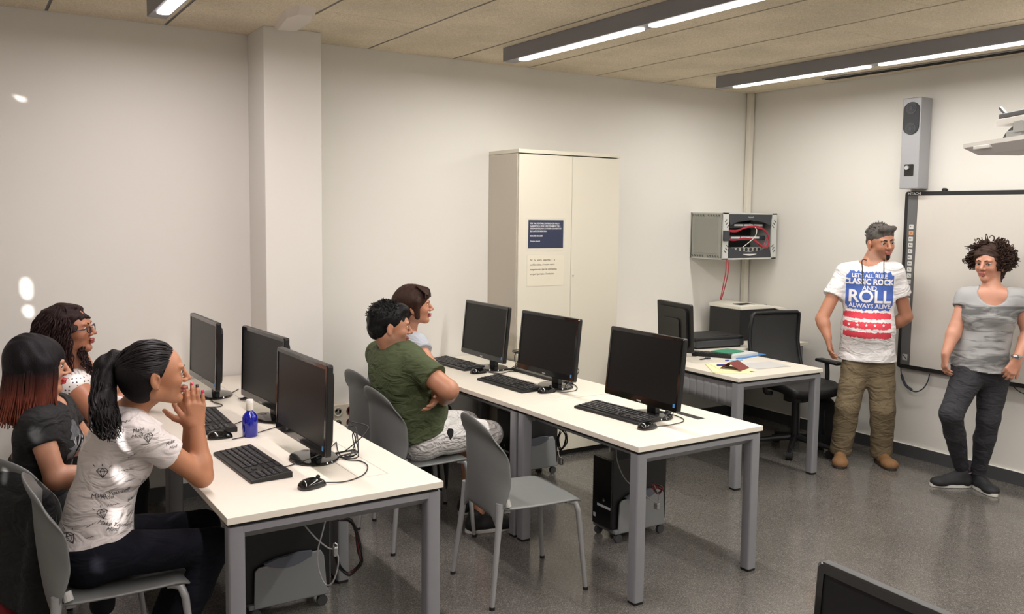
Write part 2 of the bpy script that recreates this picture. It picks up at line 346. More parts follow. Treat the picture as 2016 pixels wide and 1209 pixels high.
# wall network rack in the corner
rk = thing('network_rack', 'light grey wall rack with red network cables in the room corner', 'network rack', (-0.365, -0.001, 1.61))
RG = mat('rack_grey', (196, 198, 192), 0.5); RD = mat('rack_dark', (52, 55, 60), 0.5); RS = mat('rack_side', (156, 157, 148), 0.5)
MB().box((0, -0.012, 0), (0.63, 0.02, 0.385)).box((0, -0.19, 0.187), (0.63, 0.37, 0.012)).box((0, -0.19, -0.187), (0.63, 0.37, 0.012)).box((0.309, -0.19, 0), (0.012, 0.37, 0.385)).build('body', RG, rk, bevel=0.002)
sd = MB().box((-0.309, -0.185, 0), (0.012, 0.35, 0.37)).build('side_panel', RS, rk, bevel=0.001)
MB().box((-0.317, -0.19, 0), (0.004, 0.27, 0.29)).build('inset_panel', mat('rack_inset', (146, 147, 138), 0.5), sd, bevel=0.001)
vb = MB()
for zz in (0.168, -0.168):
    for k in range(11):
        if k == 5: continue
        y = -0.035 - k * 0.03
        for s2 in (-1, 1): vb.box((-0.3165, y + 0.003 * s2, zz + 0.004 * s2), (0.003, 0.012, 0.005))
vb.build('vent_slots', RD, sd)
fr = MB()
for sx in (-1, 1): fr.box((sx * 0.285, -0.378, 0), (0.06, 0.014, 0.385))
fr.box((0, -0.378, 0.187), (0.63, 0.014, 0.012)).box((0, -0.378, -0.187), (0.63, 0.014, 0.012))
fr = fr.build('front_frame', RG, rk, bevel=0.001)
sb = MB()
for sx in (-1, 1):
    for sz in (-1, 1):
        for k in range(3): sb.box((sx * (0.285 - 0.012 * k + 0.006), -0.3865, sz * (0.125 - 0.022 * k + 0.0)), (0.028, 0.003, 0.005), rot=Matrix.Rotation(sx * sz * 0.7, 3, 'Y'))
sb.build('corner_slots', RD, fr)
for sz in (1, -1):
    o = MB().prism([(-0.262, sz * 0.182), (0.262, sz * 0.182), (0.235, sz * 0.088), (0.15, sz * 0.118), (0.0, sz * 0.132), (-0.15, sz * 0.118), (-0.235, sz * 0.088)], -0.382, -0.374, 'y').build('cover_plate', RD, rk)
    if sz == 1: lettering('lettering', 'legrand', 0.02, PRINTW, o, frame4((0.0, -0.384, 0.158), (1, 0, 0), (0, 0, 1)))
    else: MB().prism([(-0.08 + 0.16 * i / 8, -0.150 - 0.012 * math.sin(PI * i / 8)) for i in range(9)] + [(0.08, -0.148), (-0.08, -0.148)], -0.384, -0.381, 'y').build('handle_slot', PRINTW, o)
MB().box((0, -0.12, 0), (0.56, 0.01, 0.36)).build('inner_panel', mat('rack_inner', (40, 42, 40), 0.6), rk)
for zz, lab in ((0.086, 0), (-0.018, 1)):
    pp = MB().box((0, -0.30, zz), (0.50, 0.04, 0.04), bev=0.002).build('patch_panel', RD, rk)
    pb = MB()
    for k in range(3): pb.box((-0.11 + k * 0.115 + (0.0 if lab else .035), -0.322, zz + 0.004), (0.105, 0.003, 0.016))
    pb.build('port_labels', PRINTW, pp)
pw = MB().box((-0.04, -0.33, -0.115), (0.42, 0.045, 0.04), bev=0.003).build('power_strip', mat('strip_grey', (176, 176, 168), 0.5), rk)
for k in range(8): MB().cyl((-0.21 + k * 0.05, -0.354, -0.112), 0.015, 0.003, 12, axis='y').build('socket', RD, pw)
MB().box((-0.292, -0.395, 0.005), (0.062, 0.02, 0.085), bev=0.004).build('latch', RD, rk)
for k in range(9):
    j = lambda s=0.008: RNG.uniform(-s, s)
    pth = bez([(-0.27, -0.365, 0.045 + j()), (-0.16, -0.385, 0.045 + j()), (-0.05, -0.39 + j(), 0.075 + j()), (0.08, -0.39, 0.075 + j()), (0.17, -0.392 + j(), 0.04 + j()), (0.215, -0.39, -0.03 + j()), (0.19 + j(), -0.39, -0.10 + j()), (0.08, -0.39, -0.055 + j()), (0.02 + j(0.02), -0.38, -0.018)], 5)
    MB().tube(pth, 0.0035, 6).build('patch_cable', CABLER, rk)
for k in range(4):
    j = lambda s=0.006: RNG.uniform(-s, s)
    MB().tube(bez([(-0.27, -0.365, -0.02 + j()), (-0.18, -0.38, -0.035 + j()), (-0.08, -0.38, -0.02 + j()), (0.05, -0.385, -0.03 + j()), (0.14, -0.385, -0.09 + j()), (0.20, -0.38, -0.02 + j())], 5), 0.0033, 6).build('patch_cable', CABLER, rk)
MB().tube(bez([(0.0, -0.37, 0.10), (0.05, -0.4, 0.06), (0.04, -0.4, 0.0), (-0.02, -0.39, -0.05), (-0.08, -0.38, -0.09)], 6), 0.0035, 6).build('patch_cable', mat('white_cable', (205, 205, 195), 0.5), rk)
for k in range(2):
    o = MB().tube(bez([(-0.626, -0.375, 1.444), (-0.633, -0.381, 1.332), (-0.629, -0.359, 1.230), (-0.629, -0.326, 1.084)] if k == 0 else [(-0.619, -0.379, 1.444), (-0.615, -0.392, 1.341), (-0.615, -0.368, 1.222), (-0.622, -0.330, 1.084)], 8), 0.0045, 6).build('network_cable', CABLER)
    tag(o, ('left' if k == 0 else 'right') + ' one of two red cables hanging from the corner rack', 'cable', 'red cables hanging below the rack')

# wall sockets
so = thing('socket_box', 'cream wall box of white and dark red sockets beside the left desk row', 'socket box', (-3.805, -0.002, 0.398))
MB().box((0, -0.02, 0), (0.20, 0.036, 0.175), bev=0.004).build('box', mat('socket_cream', (214, 205, 186), 0.5), so)
for sx in (-0.045, 0.045):
    for sz in (-0.04, 0.04):
        m_ = mat('socket_white', (226, 222, 205), 0.4) if sx < 0 else mat('socket_red', (96, 30, 26), 0.4)
        MB().lathe([(0.002, 0), (0.022, 0), (0.026, 0.006), (0.031, 0.006), (0.031, 0.0)], n=24).build('socket', m_, so, smooth=40).matrix_local = Matrix.Translation((sx, -0.039, sz)) @ Matrix.Rotation(PI / 2, 4, 'X')

# interactive board on the right wall
BY0, BY1, BZ0, BZ1 = -1.575, -3.40, 0.665, 1.968
bd = thing('interactive_board', 'large interactive whiteboard with black frame on the right wall', 'whiteboard', (-0.002, (BY0 + BY1) / 2, (BZ0 + BZ1) / 2))
hw, hh = (BY0 - BY1) / 2, (BZ1 - BZ0) / 2
MB().prism(rrect(2 * hw, 2 * hh, 0.02), -0.045, -0.002, 'x').build('frame', mat('board_frame', (30, 30, 31), 0.45), bd, bevel=0.002)
MB().box((-0.046, -0.035, 0.0), (0.004, 2 * hw - 0.14, 2 * hh - 0.06)).build('writing_surface', mat('board_white', (208, 203, 195), 0.3), bd)
st = MB().box((-0.047, hw - 0.066, 0.0), (0.004, 0.072, 2 * hh - 0.06)).build('control_strip', mat('strip_dark', (98, 98, 98), 0.45), bd)
for k in range(15):
    z = (1.712 - 0.0447 * k) - (BZ0 + BZ1) / 2
    ic = MB().prism(rrect(0.034, 0.032, 0.004, 3, hw - 0.066, z), -0.0515, -0.049, 'x').build('icon', mat('icon_orange', (205, 160, 120), 0.5) if k == 1 else mat('icon_blue', (62, 66, 120), 0.5) if k > 12 else mat('icon_white', (216, 216, 212), 0.5), st)
    g = MB()
    if k in (7, 8, 10, 11): g.box((-0.0517, hw - 0.066, z), (0.001, 0.022, 0.003), rot=Matrix.Rotation(0.8, 3, 'X'))
    elif k == 1 or k == 12: g.cyl((-0.0517, hw - 0.066, z), 0.009, 0.001, 12, axis='x')
    elif k > 12: g.box((-0.0517, hw - 0.066, z), (0.001, 0.008, 0.016))
    else: g.box((-0.0517, hw - 0.066 + 0.003 * (k % 3 - 1), z), (0.001, 0.018, 0.003)).box((-0.0517, hw - 0.06, z + 0.001), (0.001, 0.004, 0.012))
    g.build('symbol', mat('sym_red', (150, 50, 50), 0.5) if k == 11 else mat('sym_or', (190, 120, 80), 0.5) if k == 1 else mat('sym_blue', (150, 155, 200), 0.5) if k > 12 else mat('sym_dark', (50, 50, 52), 0.5), st)
g = MB().prism(rrect(0.04, 0.045, 0.003, 3, hw - 0.066, -hh + 0.085), -0.0505, -0.049, 'x').build('icon', mat('icon_grey', (190, 190, 188), 0.5), st)
MB().box((-0.0515, hw - 0.066, -hh + 0.085), (0.001, 0.045, 0.006), rot=Matrix.Rotation(0.8, 3, 'X')).build('symbol', mat('sym_dark', (50, 50, 52), 0.5), st)
lettering('lettering', 'HITACHI', 0.026, PRINTW, bd, frame4((-0.0465, hw - 0.075, hh - 0.016), (0, -1, 0), (0, 0, 1)), bold=0.0008)
MB().cyl((-0.02, hw - 0.29, hh + 0.008), 0.014, 0.03, 16, axis='x').build('fixing_knob', RUBBER, bd)
pts = [(-0.040, -1.603, 0.671), (-0.050, -1.621, 0.613), (-0.060, -1.665, 0.545), (-0.050, -1.730, 0.506), (-0.050, -1.793, 0.536), (-0.040, -1.823, 0.593), (-0.030, -1.830, 0.649)]
tag(MB().tube(bez(pts, 8), 0.0045, 6).tube(bez(pts[:4], 4)[4:12], 0.010, 8).build('board_cable', mat('blue_grey_cable', (40, 48, 60), 0.5)), 'short dark cable looped under the left corner of the whiteboard', 'cable')
pts = [(-0.040, -2.414, 0.692), (-0.040, -2.457, 0.648), (-0.030, -2.509, 0.626), (-0.020, -2.641, 0.602)]
tag(MB().tube(bez(pts, 8), 0.003, 6).build('board_cable', CABLE), 'thin dark cable running right under the whiteboard edge', 'cable')

# loudspeaker above the board
sp = thing('wall_speaker', 'tall slim silver wall loudspeaker above the left end of the whiteboard', 'loudspeaker', (-0.002, -1.652, 1.985), rz=0.0)
MB().box((-0.065, 0, 0.325), (0.13, 0.145, 0.65), bev=0.006).build('cabinet', mat('speaker_silver', (166, 167, 170), 0.45, 0.3), sp)
pts = [(0.062 * c, 0.505 + s_ * 0.06 + 0.055 * s) for s_, a0, a1 in ((1, 0, PI), (-1, PI, 2 * PI)) for c, s in [(math.cos(a0 + (a1 - a0) * i / 12), math.sin(a0 + (a1 - a0) * i / 12)) for i in range(13)]]
gr = MB().prism([(y, z - 0.0) for y, z in pts], -0.136, -0.129, 'x').build('grille', mat('grille_dark', (44, 45, 50), 0.6), sp)
for z in (0.575, 0.43): MB().cyl((-0.137, 0, z), 0.042, 0.003, 28, axis='x').cyl((-0.139, 0, z), 0.030, 0.003, 28, axis='x', mi=1).cyl((-0.141, 0, z), 0.014, 0.003, 20, axis='x').build('driver', [mat('cone_dark', (58, 59, 64), 0.5), mat('cone_darker', (48, 48, 53), 0.5)], gr)
pn = MB().prism(rrect(0.072, 0.085, 0.006, 3, 0.0, 0.135), -0.133, -0.129, 'x').build('control_panel', mat('panel_black', (32, 31, 31), 0.35), sp)
MB().cyl((-0.139, 0.012, 0.152), 0.015, 0.014, 20, axis='x').build('volume_knob', mat('knob_silver', (205, 205, 205), 0.3, 0.5), pn)

# projector on its wall arm
pj_ = thing('projector', 'white short-throw projector on a wall arm, cut by the right picture edge', 'projector', (-1.00, -2.73, 2.172), rz=math.radians(-122.2))
PW = mat('projector_white', (236, 233, 228), 0.4); PU = mat('projector_under', (178, 172, 170), 0.5)
b_ = MB()
b_._add([(0, -0.15, 0.0), (0.70, -0.15, 0.0), (0.70, 0.15, 0.0), (0, 0.15, 0.0), (-0.0, -0.15, 0.022), (0.70, -0.15, 0.022), (0.70, 0.15, 0.022), (0.0, 0.15, 0.022)], [(4, 5, 6, 7), (0, 1, 5, 4), (1, 2, 6, 5), (2, 3, 7, 6), (3, 0, 4, 7)], 0)
b_._add([(0, -0.15, 0.0), (0.70, -0.15, 0.0), (0.70, 0.15, 0.0), (0, 0.15, 0.0), (0.09, -0.11, -0.045), (0.61, -0.11, -0.045), (0.61, 0.12, -0.045), (0.09, 0.12, -0.045)], [(0, 1, 5, 4), (1, 2, 6, 5), (2, 3, 7, 6), (3, 0, 4, 7), (4, 5, 6, 7)], 1)
b_.build('lower_tray', [PW, PU], pj_)
MB().box((0.20, -0.138, -0.008), (0.17, 0.03, 0.02), bev=0.004).build('sensor_bar', PW, pj_)
MB().box((0.34, 0, 0.045), (0.14, 0.12, 0.05), bev=0.003).box((0.40, -0.02, 0.085), (0.10, 0.10, 0.06), bev=0.003).build('joint_block', mat('joint_grey', (170, 170, 168), 0.45), pj_)
MB().box((0.46, 0.0, 0.122), (0.56, 0.14, 0.036), bev=0.003).build('mount_plate', PW, pj_)
MB().box((0.46, 0.0, 0.156), (0.54, 0.12, 0.026), bev=0.003).box((0.21, -0.05, 0.185), (0.07, 0.014, 0.014), rot=Matrix.Rotation(0.6, 3, 'Y')).build('rail', mat('rail_black', (52, 50, 56), 0.4), pj_)
MB().box((0.46, 0.05, 0.27), (0.22, 0.1, 0.10), rot=Matrix.Rotation(-0.5, 3, 'Y'), bev=0.006).box((0.60, 0.35, 0.27), (0.09, 0.7, 0.09)).build('arm', PW, pj_)
MB().tube(bez([(0.13, 0, 0.03), (0.17, 0, 0.07), (0.25, 0, 0.105)], 6), 0.006, 8).tube(bez([(0.19, 0.02, 0.025), (0.21, 0.0, 0.06), (0.26, 0, 0.11)], 6), 0.006, 8).tube(bez([(0.36, 0, 0.17), (0.34, 0, 0.20), (0.36, 0, 0.22), (0.39, 0, 0.24)], 6), 0.006, 8).build('cable', CABLE, pj_)

# ---------------------------------------------------------------- desks
def desk(label, x0, y0, ang, w, l, group, hatch=None, skip_legs=(), z=0.74):
    """near-left corner of the top, width along x, length along +y"""
    t = thing('computer_desk', label, 'desk', (x0, y0, 0), ang, group)
    MB().box((w / 2, l / 2, z - 0.0125), (w, l, 0.025), bev=0.0015).build('tabletop', DESKTOP, t)
    MB().box((w / 2, l / 2, z - 0.032), (w - 0.03, l - 0.03, 0.014)).build('shadow_gap', DARKGAP, t)
    L_ = 0.058; zt = z - 0.039
    for i, (sx, sy) in enumerate(((0, 0), (1, 0), (0, 1), (1, 1))):
        if i in skip_legs: continue
        cx = 0.006 + L_ / 2 + sx * (w - L_ - 0.012); cy = 0.008 + L_ / 2 + sy * (l - L_ - 0.016)
        lg = MB().prism(rrect(L_, L_, 0.010, 3, cx, cy), 0.014, zt).build('leg', STEEL, t, smooth=30)
        MB().box((cx, cy, 0.007), (L_ - 0.008, L_ - 0.008, 0.014)).build('foot', RUBBER, lg)
    for sy in (0, 1):
        cy = 0.008 + L_ / 2 + sy * (l - L_ - 0.016)
        ya, yb = cy - L_ / 2, cy + L_ / 2
        b = MB(); x0_, x1_ = L_, w - L_
        b._add([(x0_, ya, zt), (x1_, ya, zt), (x1_, yb, zt), (x0_, yb, zt), (x0_, ya, zt - 0.022), (x1_, ya, zt - 0.022), (x1_ - 0.0, yb - 0.012, zt - 0.055), (x0_ + 0.0, yb - 0.012, zt - 0.055)],
               [(0, 1, 2, 3), (0, 4, 5, 1), (4, 7, 6, 5), (3, 2, 6, 7), (0, 3, 7, 4), (1, 5, 6, 2)])
        b.build('end_beam', STEEL, t)
    for cx in (0.10, w - 0.10): MB().box((cx, l / 2, zt - 0.02), (0.04, l - 0.13, 0.035)).build('long_rail', STEEL, t)
    if hatch:
        hx, ha, hb, mode = hatch
        if mode == 'open':
            MB().box((hx, (ha + hb) / 2, z + 0.0006), (0.045, hb - ha, 0.0012)).build('cable_slot', DARKGAP, t)
            MB().box((hx + 0.03, (ha + hb) / 2, z + 0.001), (0.012, hb - ha + 0.02, 0.002)).build('slot_lip', DESKTOP, t)
        elif mode == 'bar':
            MB().box((hx, (ha + hb) / 2, z + 0.009), (0.05, hb - ha, 0.018), bev=0.003).build('power_bar', BLACKP, t)
        else:
            g_ = mat('groove', (186, 180, 168), 0.6); q = 0.002
            MB().box((hx, ha, z + 0.0004), (0.12, q, 0.0008)).box((hx - 0.06, (ha + hb) / 2, z + 0.0004), (q, hb - ha, 0.0008)).box((hx + 0.06, (ha + hb) / 2, z + 0.0004), (q, hb - ha, 0.0008)).build('hatch_groove', g_, t)
    return t
desk('white computer desk nearest the camera, under the elbows of the ponytailed woman', -5.236, -2.632, 0.012, 0.822, 0.994, 'white computer desks', (0.62, 0.20, 0.80, 'lid'))
desk('white computer desk in the left row touching the back wall by the column', -5.240, -1.634, 0.0, 0.822, 1.612, 'white computer desks', (0.62, 0.70, 1.3, 'lid'))
desk('white computer desk with one monitor, beside the empty grey chair', -3.431, -2.612, 0.0137, 0.81, 0.996, 'white computer desks', (0.645, 0.26, 0.66, 'open'))
desk('white computer desk with two monitors at the back wall, in front of the wardrobe', -3.446, -1.614, 0.03, 0.79, 1.585, 'white computer desks', (0.60, 0.30, 0.88, 'bar'))
td = desk('white teacher desk with yellow folder and red booklet, before the black office chair', -1.769, -1.629, -0.017, 0.80, 0.80, 'white computer desks')
# modesty panel of the teacher desk
MB().grid(lambda u, v: (0.03 + 0.007 * (1 - abs(math.sin(u * PI * 10)) ** 0.25), 0.07 + u * 0.70, 0.69 - 0.135 * v - 0.02 * v * (1 - u)), 121, 4).build('slatted_panel', mat('panel_grey', (128, 128, 130), 0.55), td, smooth=60, solid=0.003)
st_ = thing('side_table', 'white side table carrying printer and scanner in the room corner', 'table', (-1.68, -0.80, 0))
MB().box((0.79, 0.385, 0.743), (1.58, 0.77, 0.025), bev=0.0015).build('tabletop', DESKTOP, st_)
for sx in (0.05, 1.53):
    for sy in (0.05, 0.72): MB().prism(rrect(0.05, 0.05, 0.008, 3, sx, sy), 0, 0.73).build('leg', STEEL, st_)

# ---------------------------------------------------------------- chairs
def smooth01(t): t = max(0, min(1, t)); return t * t * (3 - 2 * t)
def make_chair(label, loc, rz):
    t = thing('classroom_chair', label, 'chair', loc, rz, 'grey plastic classroom chairs')
    def seat(u, v):
        x = -0.215 + 0.435 * u; s = (v - 0.5) * 2
        w = 0.205 + 0.012 * math.sin(u * PI); w *= 1 - 0.10 * max(0, (u - 0.85) / 0.15) ** 2 - 0.10 * max(0, (0.12 - u) / 0.12) ** 2
        z = 0.445 - 0.014 * math.sin(min(u, .9) * PI) * (1 - s * s) - 0.022 * max(0, (u - 0.86) / 0.14) ** 2 - 0.01 * s * s * 0.3
        return (x + 0.012 * (1 - s * s) * (1 if u > .5 else 0) * u, s * w, z)
    MB().grid(seat, 24, 18).build('seat', CHAIRP, t, smooth=180, solid=0.012, subsurf=1)
    def back(u, v):
        s = (v - 0.5) * 2; z = 0.345 + 0.495 * u
        w = 0.178 + 0.040 * smooth01(u / 0.35) - 0.010 * smooth01((u - .5) / .5)
        if u > 0.75: w *= 1 - 0.16 * ((u - 0.75) / 0.25) ** 2
        low = 0.045 * (1 - smooth01(u / 0.15)) * (1 - smooth01((abs(s) - 0.72) / 0.28))
        z2 = 0.350 + u * (0.415 + 0.088 * (1 - s * s) ** 0.65) + low
        x = -0.222 - 0.040 * u + 0.085 * abs(s) ** 2.4 * smooth01(u * 1.8) * (1 - 0.35 * smooth01((u - 0.7) / 0.3)) - 0.030 * smooth01((u - 0.78) / 0.22) - 0.012 * math.sin(u * PI)
        return (x, s * w, z2)
    bk = MB().grid(back, 26, 18).build('backrest', CHAIRP, t, smooth=180, solid=0.009, subsurf=1)
    for sy in (-1, 1):
        MB().tube([(-0.185, sy * 0.195, 0.485), (-0.178, sy * 0.205, 0.455)], [0.016, 0.016], 12).build('side_clip', mat('clip_grey', (168, 168, 164), 0.4), bk)
        lg = MB().tube([(-0.212, sy * 0.188, 0.47), (-0.222, sy * 0.196, 0.36), (-0.262, sy * 0.222, 0.012)], [0.019, 0.015, 0.0105], 12).build('leg', CHAIRL, t, smooth=60)
        MB().cyl((-0.263, sy * 0.2225, 0.007), 0.013, 0.014, 12).build('foot', RUBBER, lg)
        lg = MB().tube([(0.150, sy * 0.16, 0.425), (0.185, sy * 0.185, 0.42), (0.198, sy * 0.192, 0.38), (0.232, sy * 0.212, 0.012)], [0.012, 0.015, 0.014, 0.0105], 12).build('leg', CHAIRL, t, smooth=60)
        MB().cyl((0.233, sy * 0.2125, 0.007), 0.013, 0.014, 12).build('foot', RUBBER, lg)
    for sx in (-0.17, 0.155): MB().box((sx, 0, 0.424), (0.03, 0.36, 0.012)).build('seat_frame', CHAIRL, t)
    return t
ch0 = make_chair('empty grey plastic chair in the middle of the room, pushed to the single-monitor desk', (-3.715, -2.105, 0), -0.09)
for loc, rz, lab in (((-5.515, -2.16, 0), 0.0, 'grey plastic chair under the woman with the ponytail'),
                     ((-5.66, -1.66, 0), 0.65, 'grey plastic chair under the woman in black, a dark jacket over its back'),
                     ((-5.68, -0.72, 0), 0.0, 'grey plastic chair under the woman with glasses'),
                     ((-3.855, -1.27, 0), 0.02, 'grey plastic chair under the man in the green shirt'),
                     ((-3.75, -0.72, 0), 0.1, 'grey plastic chair under the woman in grey puff sleeves, by the back wall')):
    copy_tree(ch0, loc, rz, lab, 'grey plastic classroom chairs')

# ---------------------------------------------------------------- monitors, keyboards, mice
def make_monitor(label, loc, rz, w=0.565, h=0.362, ztop=0.44, tilt=0.10, base=True):
    """screen faces local +x"""
    t = thing('computer_monitor', label, 'monitor', loc, rz, 'black widescreen monitors')
    R = Matrix.Rotation(-tilt, 4, 'Y'); T = Matrix.Translation((0.075, 0, ztop)) @ R
    def bt(mb, name, m, par, **k):
        mb.bm.transform(T); return mb.build(name, m, par, **k)
    hz = -h / 2
    fr = bt(MB().prism(rrect(w, h, 0.010, 4, 0, hz), -0.022, 0.0, 'x').prism(rrect(w - 0.06, h - 0.06, 0.03, 4, 0, hz), -0.040, -0.022, 'x').prism(rrect(w * 0.5, h * 0.5, 0.03, 4, 0, hz - 0.02), -0.052, -0.04, 'x'), 'casing', BLACKP, t, bevel=0.002)
    b = MB()   # raised glossy bezel
    o_ = rrect(w, h, 0.010, 4, 0, hz); i_ = rrect(w - 0.034, h - 0.052, 0.003, 4, 0, hz + 0.008); n = len(o_)
    b._add([(0.0005, p[0], p[1]) for p in o_] + [(0.004, p[0] * 0.985, (p[1] - hz) * 0.985 + hz) for p in o_] + [(0.004, p[0], p[1]) for p in i_] + [(0.0008, p[0], p[1]) for p in i_],
           [(k * n + i, k * n + (i + 1) % n, (k + 1) * n + (i + 1) % n, (k + 1) * n + i) for k in range(3) for i in range(n)])
    bz = bt(b, 'bezel', GLOSS, t)
    bt(MB().box((0.001, 0, hz + 0.008), (0.0012, w - 0.034, h - 0.052)), 'screen', SCREEN, t)
    M4 = T @ frame4((0.0046, 0.0, -h + 0.011), (0, 1, 0), (0, 0, 1))
    lettering('lettering', 'PHILIPS', 0.0095, PRINTW, bz, M4, bold=0.0003)
    bt(MB().box((0.0045, w / 2 - 0.026, -h + 0.032), (0.001, 0.013, 0.018)), 'energy_sticker', mat('sticker_blue', (70, 140, 205), 0.4), bz)
    MB().prism([(-0.035, 0.02), (0.035, 0.02), (0.030, 0.15), (-0.030, 0.15)], 0.0, 0.03, 'x').build('stand_neck', BLACKP, t, bevel=0.004)
    MB().lathe([(0.001, 0.0), (0.105, 0.0), (0.108, 0.006), (0.104, 0.013), (0.06, 0.020), (0.001, 0.021)], (0.025, 0, 0), 48, sx=0.92, sy=1.12).build('stand_base', GLOSS, t, smooth=40)
    return t
m0 = make_monitor('black monitor on the desk beside the empty chair, first from the camera in its row', (-2.945, -2.17, 0.74), PI)
def mon(loc, rz, lab): return copy_tree(m0, loc, rz, lab, 'black widescreen monitors')
mon((-2.935, -1.29, 0.74), PI + 0.04, 'black monitor in front of the wardrobe doors, middle of its row')
mon((-2.945, -0.575, 0.74), PI - 0.01, 'black monitor next to the woman in grey, nearest the back wall in its row')
m1 = make_monitor('black monitor on the nearest desk, right of the blue bottle', (-4.715, -2.08, 0.74), PI + 0.035, tilt=0.03)
copy_tree(m1, (-4.640, -1.285, 0.74), PI + 0.075, 'black monitor behind the blue bottle, middle of the left row', 'black widescreen monitors')
copy_tree(m1, (-4.76, -0.585, 0.74), PI + 0.02, 'black monitor in front of the praying hands, farthest of the left row', 'black widescreen monitors')
# the teacher's monitor seen from behind, and one at the bottom edge
tm = make_monitor('black monitor on the teacher desk, seen from behind', (-1.70, -0.86, 0.741), -0.17, w=0.43, h=0.34, ztop=0.415, tilt=0.06)
make_monitor('black monitor cut off by the bottom picture edge at the right', (-4.615, -4.850, 0.74), PI - 0.05, ztop=0.413, tilt=0.06)
desk('white desk below the bottom edge, under the cut-off monitor', -5.02, -5.35, 0.0, 0.8, 1.2, 'white computer desks')

def make_keyboard(label, loc, rz):
    """long side along local y, keys' front towards local +x"""
    t = thing('keyboard', label, 'keyboard', loc, rz, 'black keyboards')
    b = MB(); W_, D_ = 0.478, 0.165
    b.prism([(D_ / 2, 0.0), (-D_ / 2, 0.0), (-D_ / 2, 0.024), (-D_ / 2 + 0.02, 0.026), (D_ / 2 - 0.004, 0.014), (D_ / 2, 0.010)], -W_ / 2, W_ / 2, 'y')
    b.build('case', BLACKP, t, bevel=0.003)
    k = MB(); rows = [(13, 0.0), (14, 0.0), (14, 0.006), (13, 0.010), (12, 0.016), (8, 0)]
    for r in range(6):
        x = -0.062 + r * 0.0225 - (0.0 if r else 0.004); z = 0.0255 - (x + D_ / 2) * 0.078 + 0.002
        n = 15
        ws = [1] * n
        if r == 5: ws = [1.5, 1.2, 1.3, 6, 1.3, 1.2, 1.2, 1.3]
        s = 0.300 / sum(ws); y = -0.228
        for q in ws:
            k.box((x, y + q * s / 2, z), (0.0175, q * s - 0.003, 0.007), bev=0.0012, seg=1); y += q * s
        for (ya, nn) in ((0.085, 3), (0.155, 4)):
            if r == 0 and nn == 4: continue
            if r == 3 and nn == 3: continue
            for q in range(nn):
                if r == 4 and nn == 3 and q != 1: continue
                k.box((x, ya + 0.0095 + q * 0.0195, z), (0.0175, 0.0165, 0.007), bev=0.0012, seg=1)
    ko = k.build('key_set', KEY, t)
    lg = MB()
    for r in range(1, 5):
        for q in range(15):
            x = -0.062 + r * 0.0225; z = 0.0255 - (x + D_ / 2) * 0.078 + 0.0057
            lg.box((x - 0.003, -0.228 + (q + 0.4) * 0.02, z), (0.005, 0.003, 0.0004))
        for q in range(4):
            lg.box((x - 0.003, 0.162 + q * 0.0195, z), (0.005, 0.003, 0.0004))
    lg.build('key_legends', mat('legend', (150, 150, 150), 0.6), ko)
    return t
# +x of the keyboard faces the user (world -x) after turning by PI
k0 = make_keyboard('black keyboard on the nearest desk, in front of the ponytailed woman', (-4.992, -2.055, 0.74), PI + 0.05)
for loc, rz, lab in (((-4.965, -1.225, 0.74), PI - 0.03, 'black keyboard left of the blue bottle, behind the raised forearms'),
                     ((-3.105, -2.05, 0.74), PI + 0.09, 'black keyboard on the single-monitor desk beside the empty chair'),
                     ((-3.175, -1.12, 0.74), PI + 0.05, 'black keyboard right of the man in green, middle of its row'),
                     ((-3.125, -0.335, 0.74), PI + 0.08, 'black keyboard beside the woman in grey, nearest the back wall'),
                     ((-1.29, -0.80, 0.74), 0.55, 'black keyboard on the teacher desk behind its monitor')):
    copy_tree(k0, loc, rz, lab, 'black keyboards')
def make_mouse(label, loc, rz):
    t = thing('computer_mouse', label, 'mouse', loc, rz, 'black wired mice')
    def sh(u, v):
        a = u * PI; x = -0.056 * math.cos(a); w = 0.031 * math.sin(a) ** 0.55 * (1 + 0.10 * math.cos(a)); th = v * PI
        z = 0.036 * math.sin(a) ** 0.7 * math.sin(th) ** 0.75 * (1 - 0.22 * math.cos(a) * -1 * 0.8)
        return (x, w * math.cos(th), z)
    MB().grid(sh, 22, 18).build('shell', GLOSS, t, smooth=180)
    MB().cyl((0.026, 0, 0.0335), 0.008, 0.006, 14, axis='y').build('scroll_wheel', RUBBER, t)
    return t
mo = make_mouse('black mouse on the nearest desk, right of its keyboard', (-4.875, -2.445, 0.741), 0.25)
for loc, rz, lab in (((-4.99, -1.545, 0.741), -0.1, 'black mouse left of the blue bottle, by the forearms'),
                     ((-3.165, -2.365, 0.741), 0.1, 'black mouse on the single-monitor desk, at its near edge'),
                     ((-3.10, -1.405, 0.741), 0.0, 'black mouse at the seam between the two rear desks'),
                     ((-3.14, -0.68, 0.741), 0.0, 'black mouse between the two keyboards of the back wall desk')):
    copy_tree(mo, loc, rz, lab, 'black wired mice')
def cable(label, pts, r=0.0024, m=None, name='cable', n=8, group='black cables on the desks'):
    return tag(MB().tube(bez(pts, n), r, 6).build(name, m or CABLE), label, 'cable', group)
Z = 0.744
cable('black mouse cable curving over the nearest desk', [(-4.82, -2.44, Z + .004), (-4.746, -2.452, 0.744), (-4.655, -2.405, 0.744), (-4.593, -2.304, 0.744), (-4.589, -2.221, 0.744), (-4.632, -2.162, 0.744), (-4.617, -2.043, 0.744), (-4.564, -1.879, 0.744)])
cable('black keyboard cable running under the nearest monitor', [(-4.921, -2.181, 0.750), (-4.838, -2.130, 0.744), (-4.796, -2.163, 0.765), (-4.697, -2.099, 0.768), (-4.575, -1.897, 0.745)])
cable('black cable of the mouse by the blue bottle, crossing the desk seam', [(-4.952, -1.608, 0.744), (-4.894, -1.588, 0.744), (-4.782, -1.522, 0.744), (-4.706, -1.473, 0.744), (-4.658, -1.405, 0.744)])
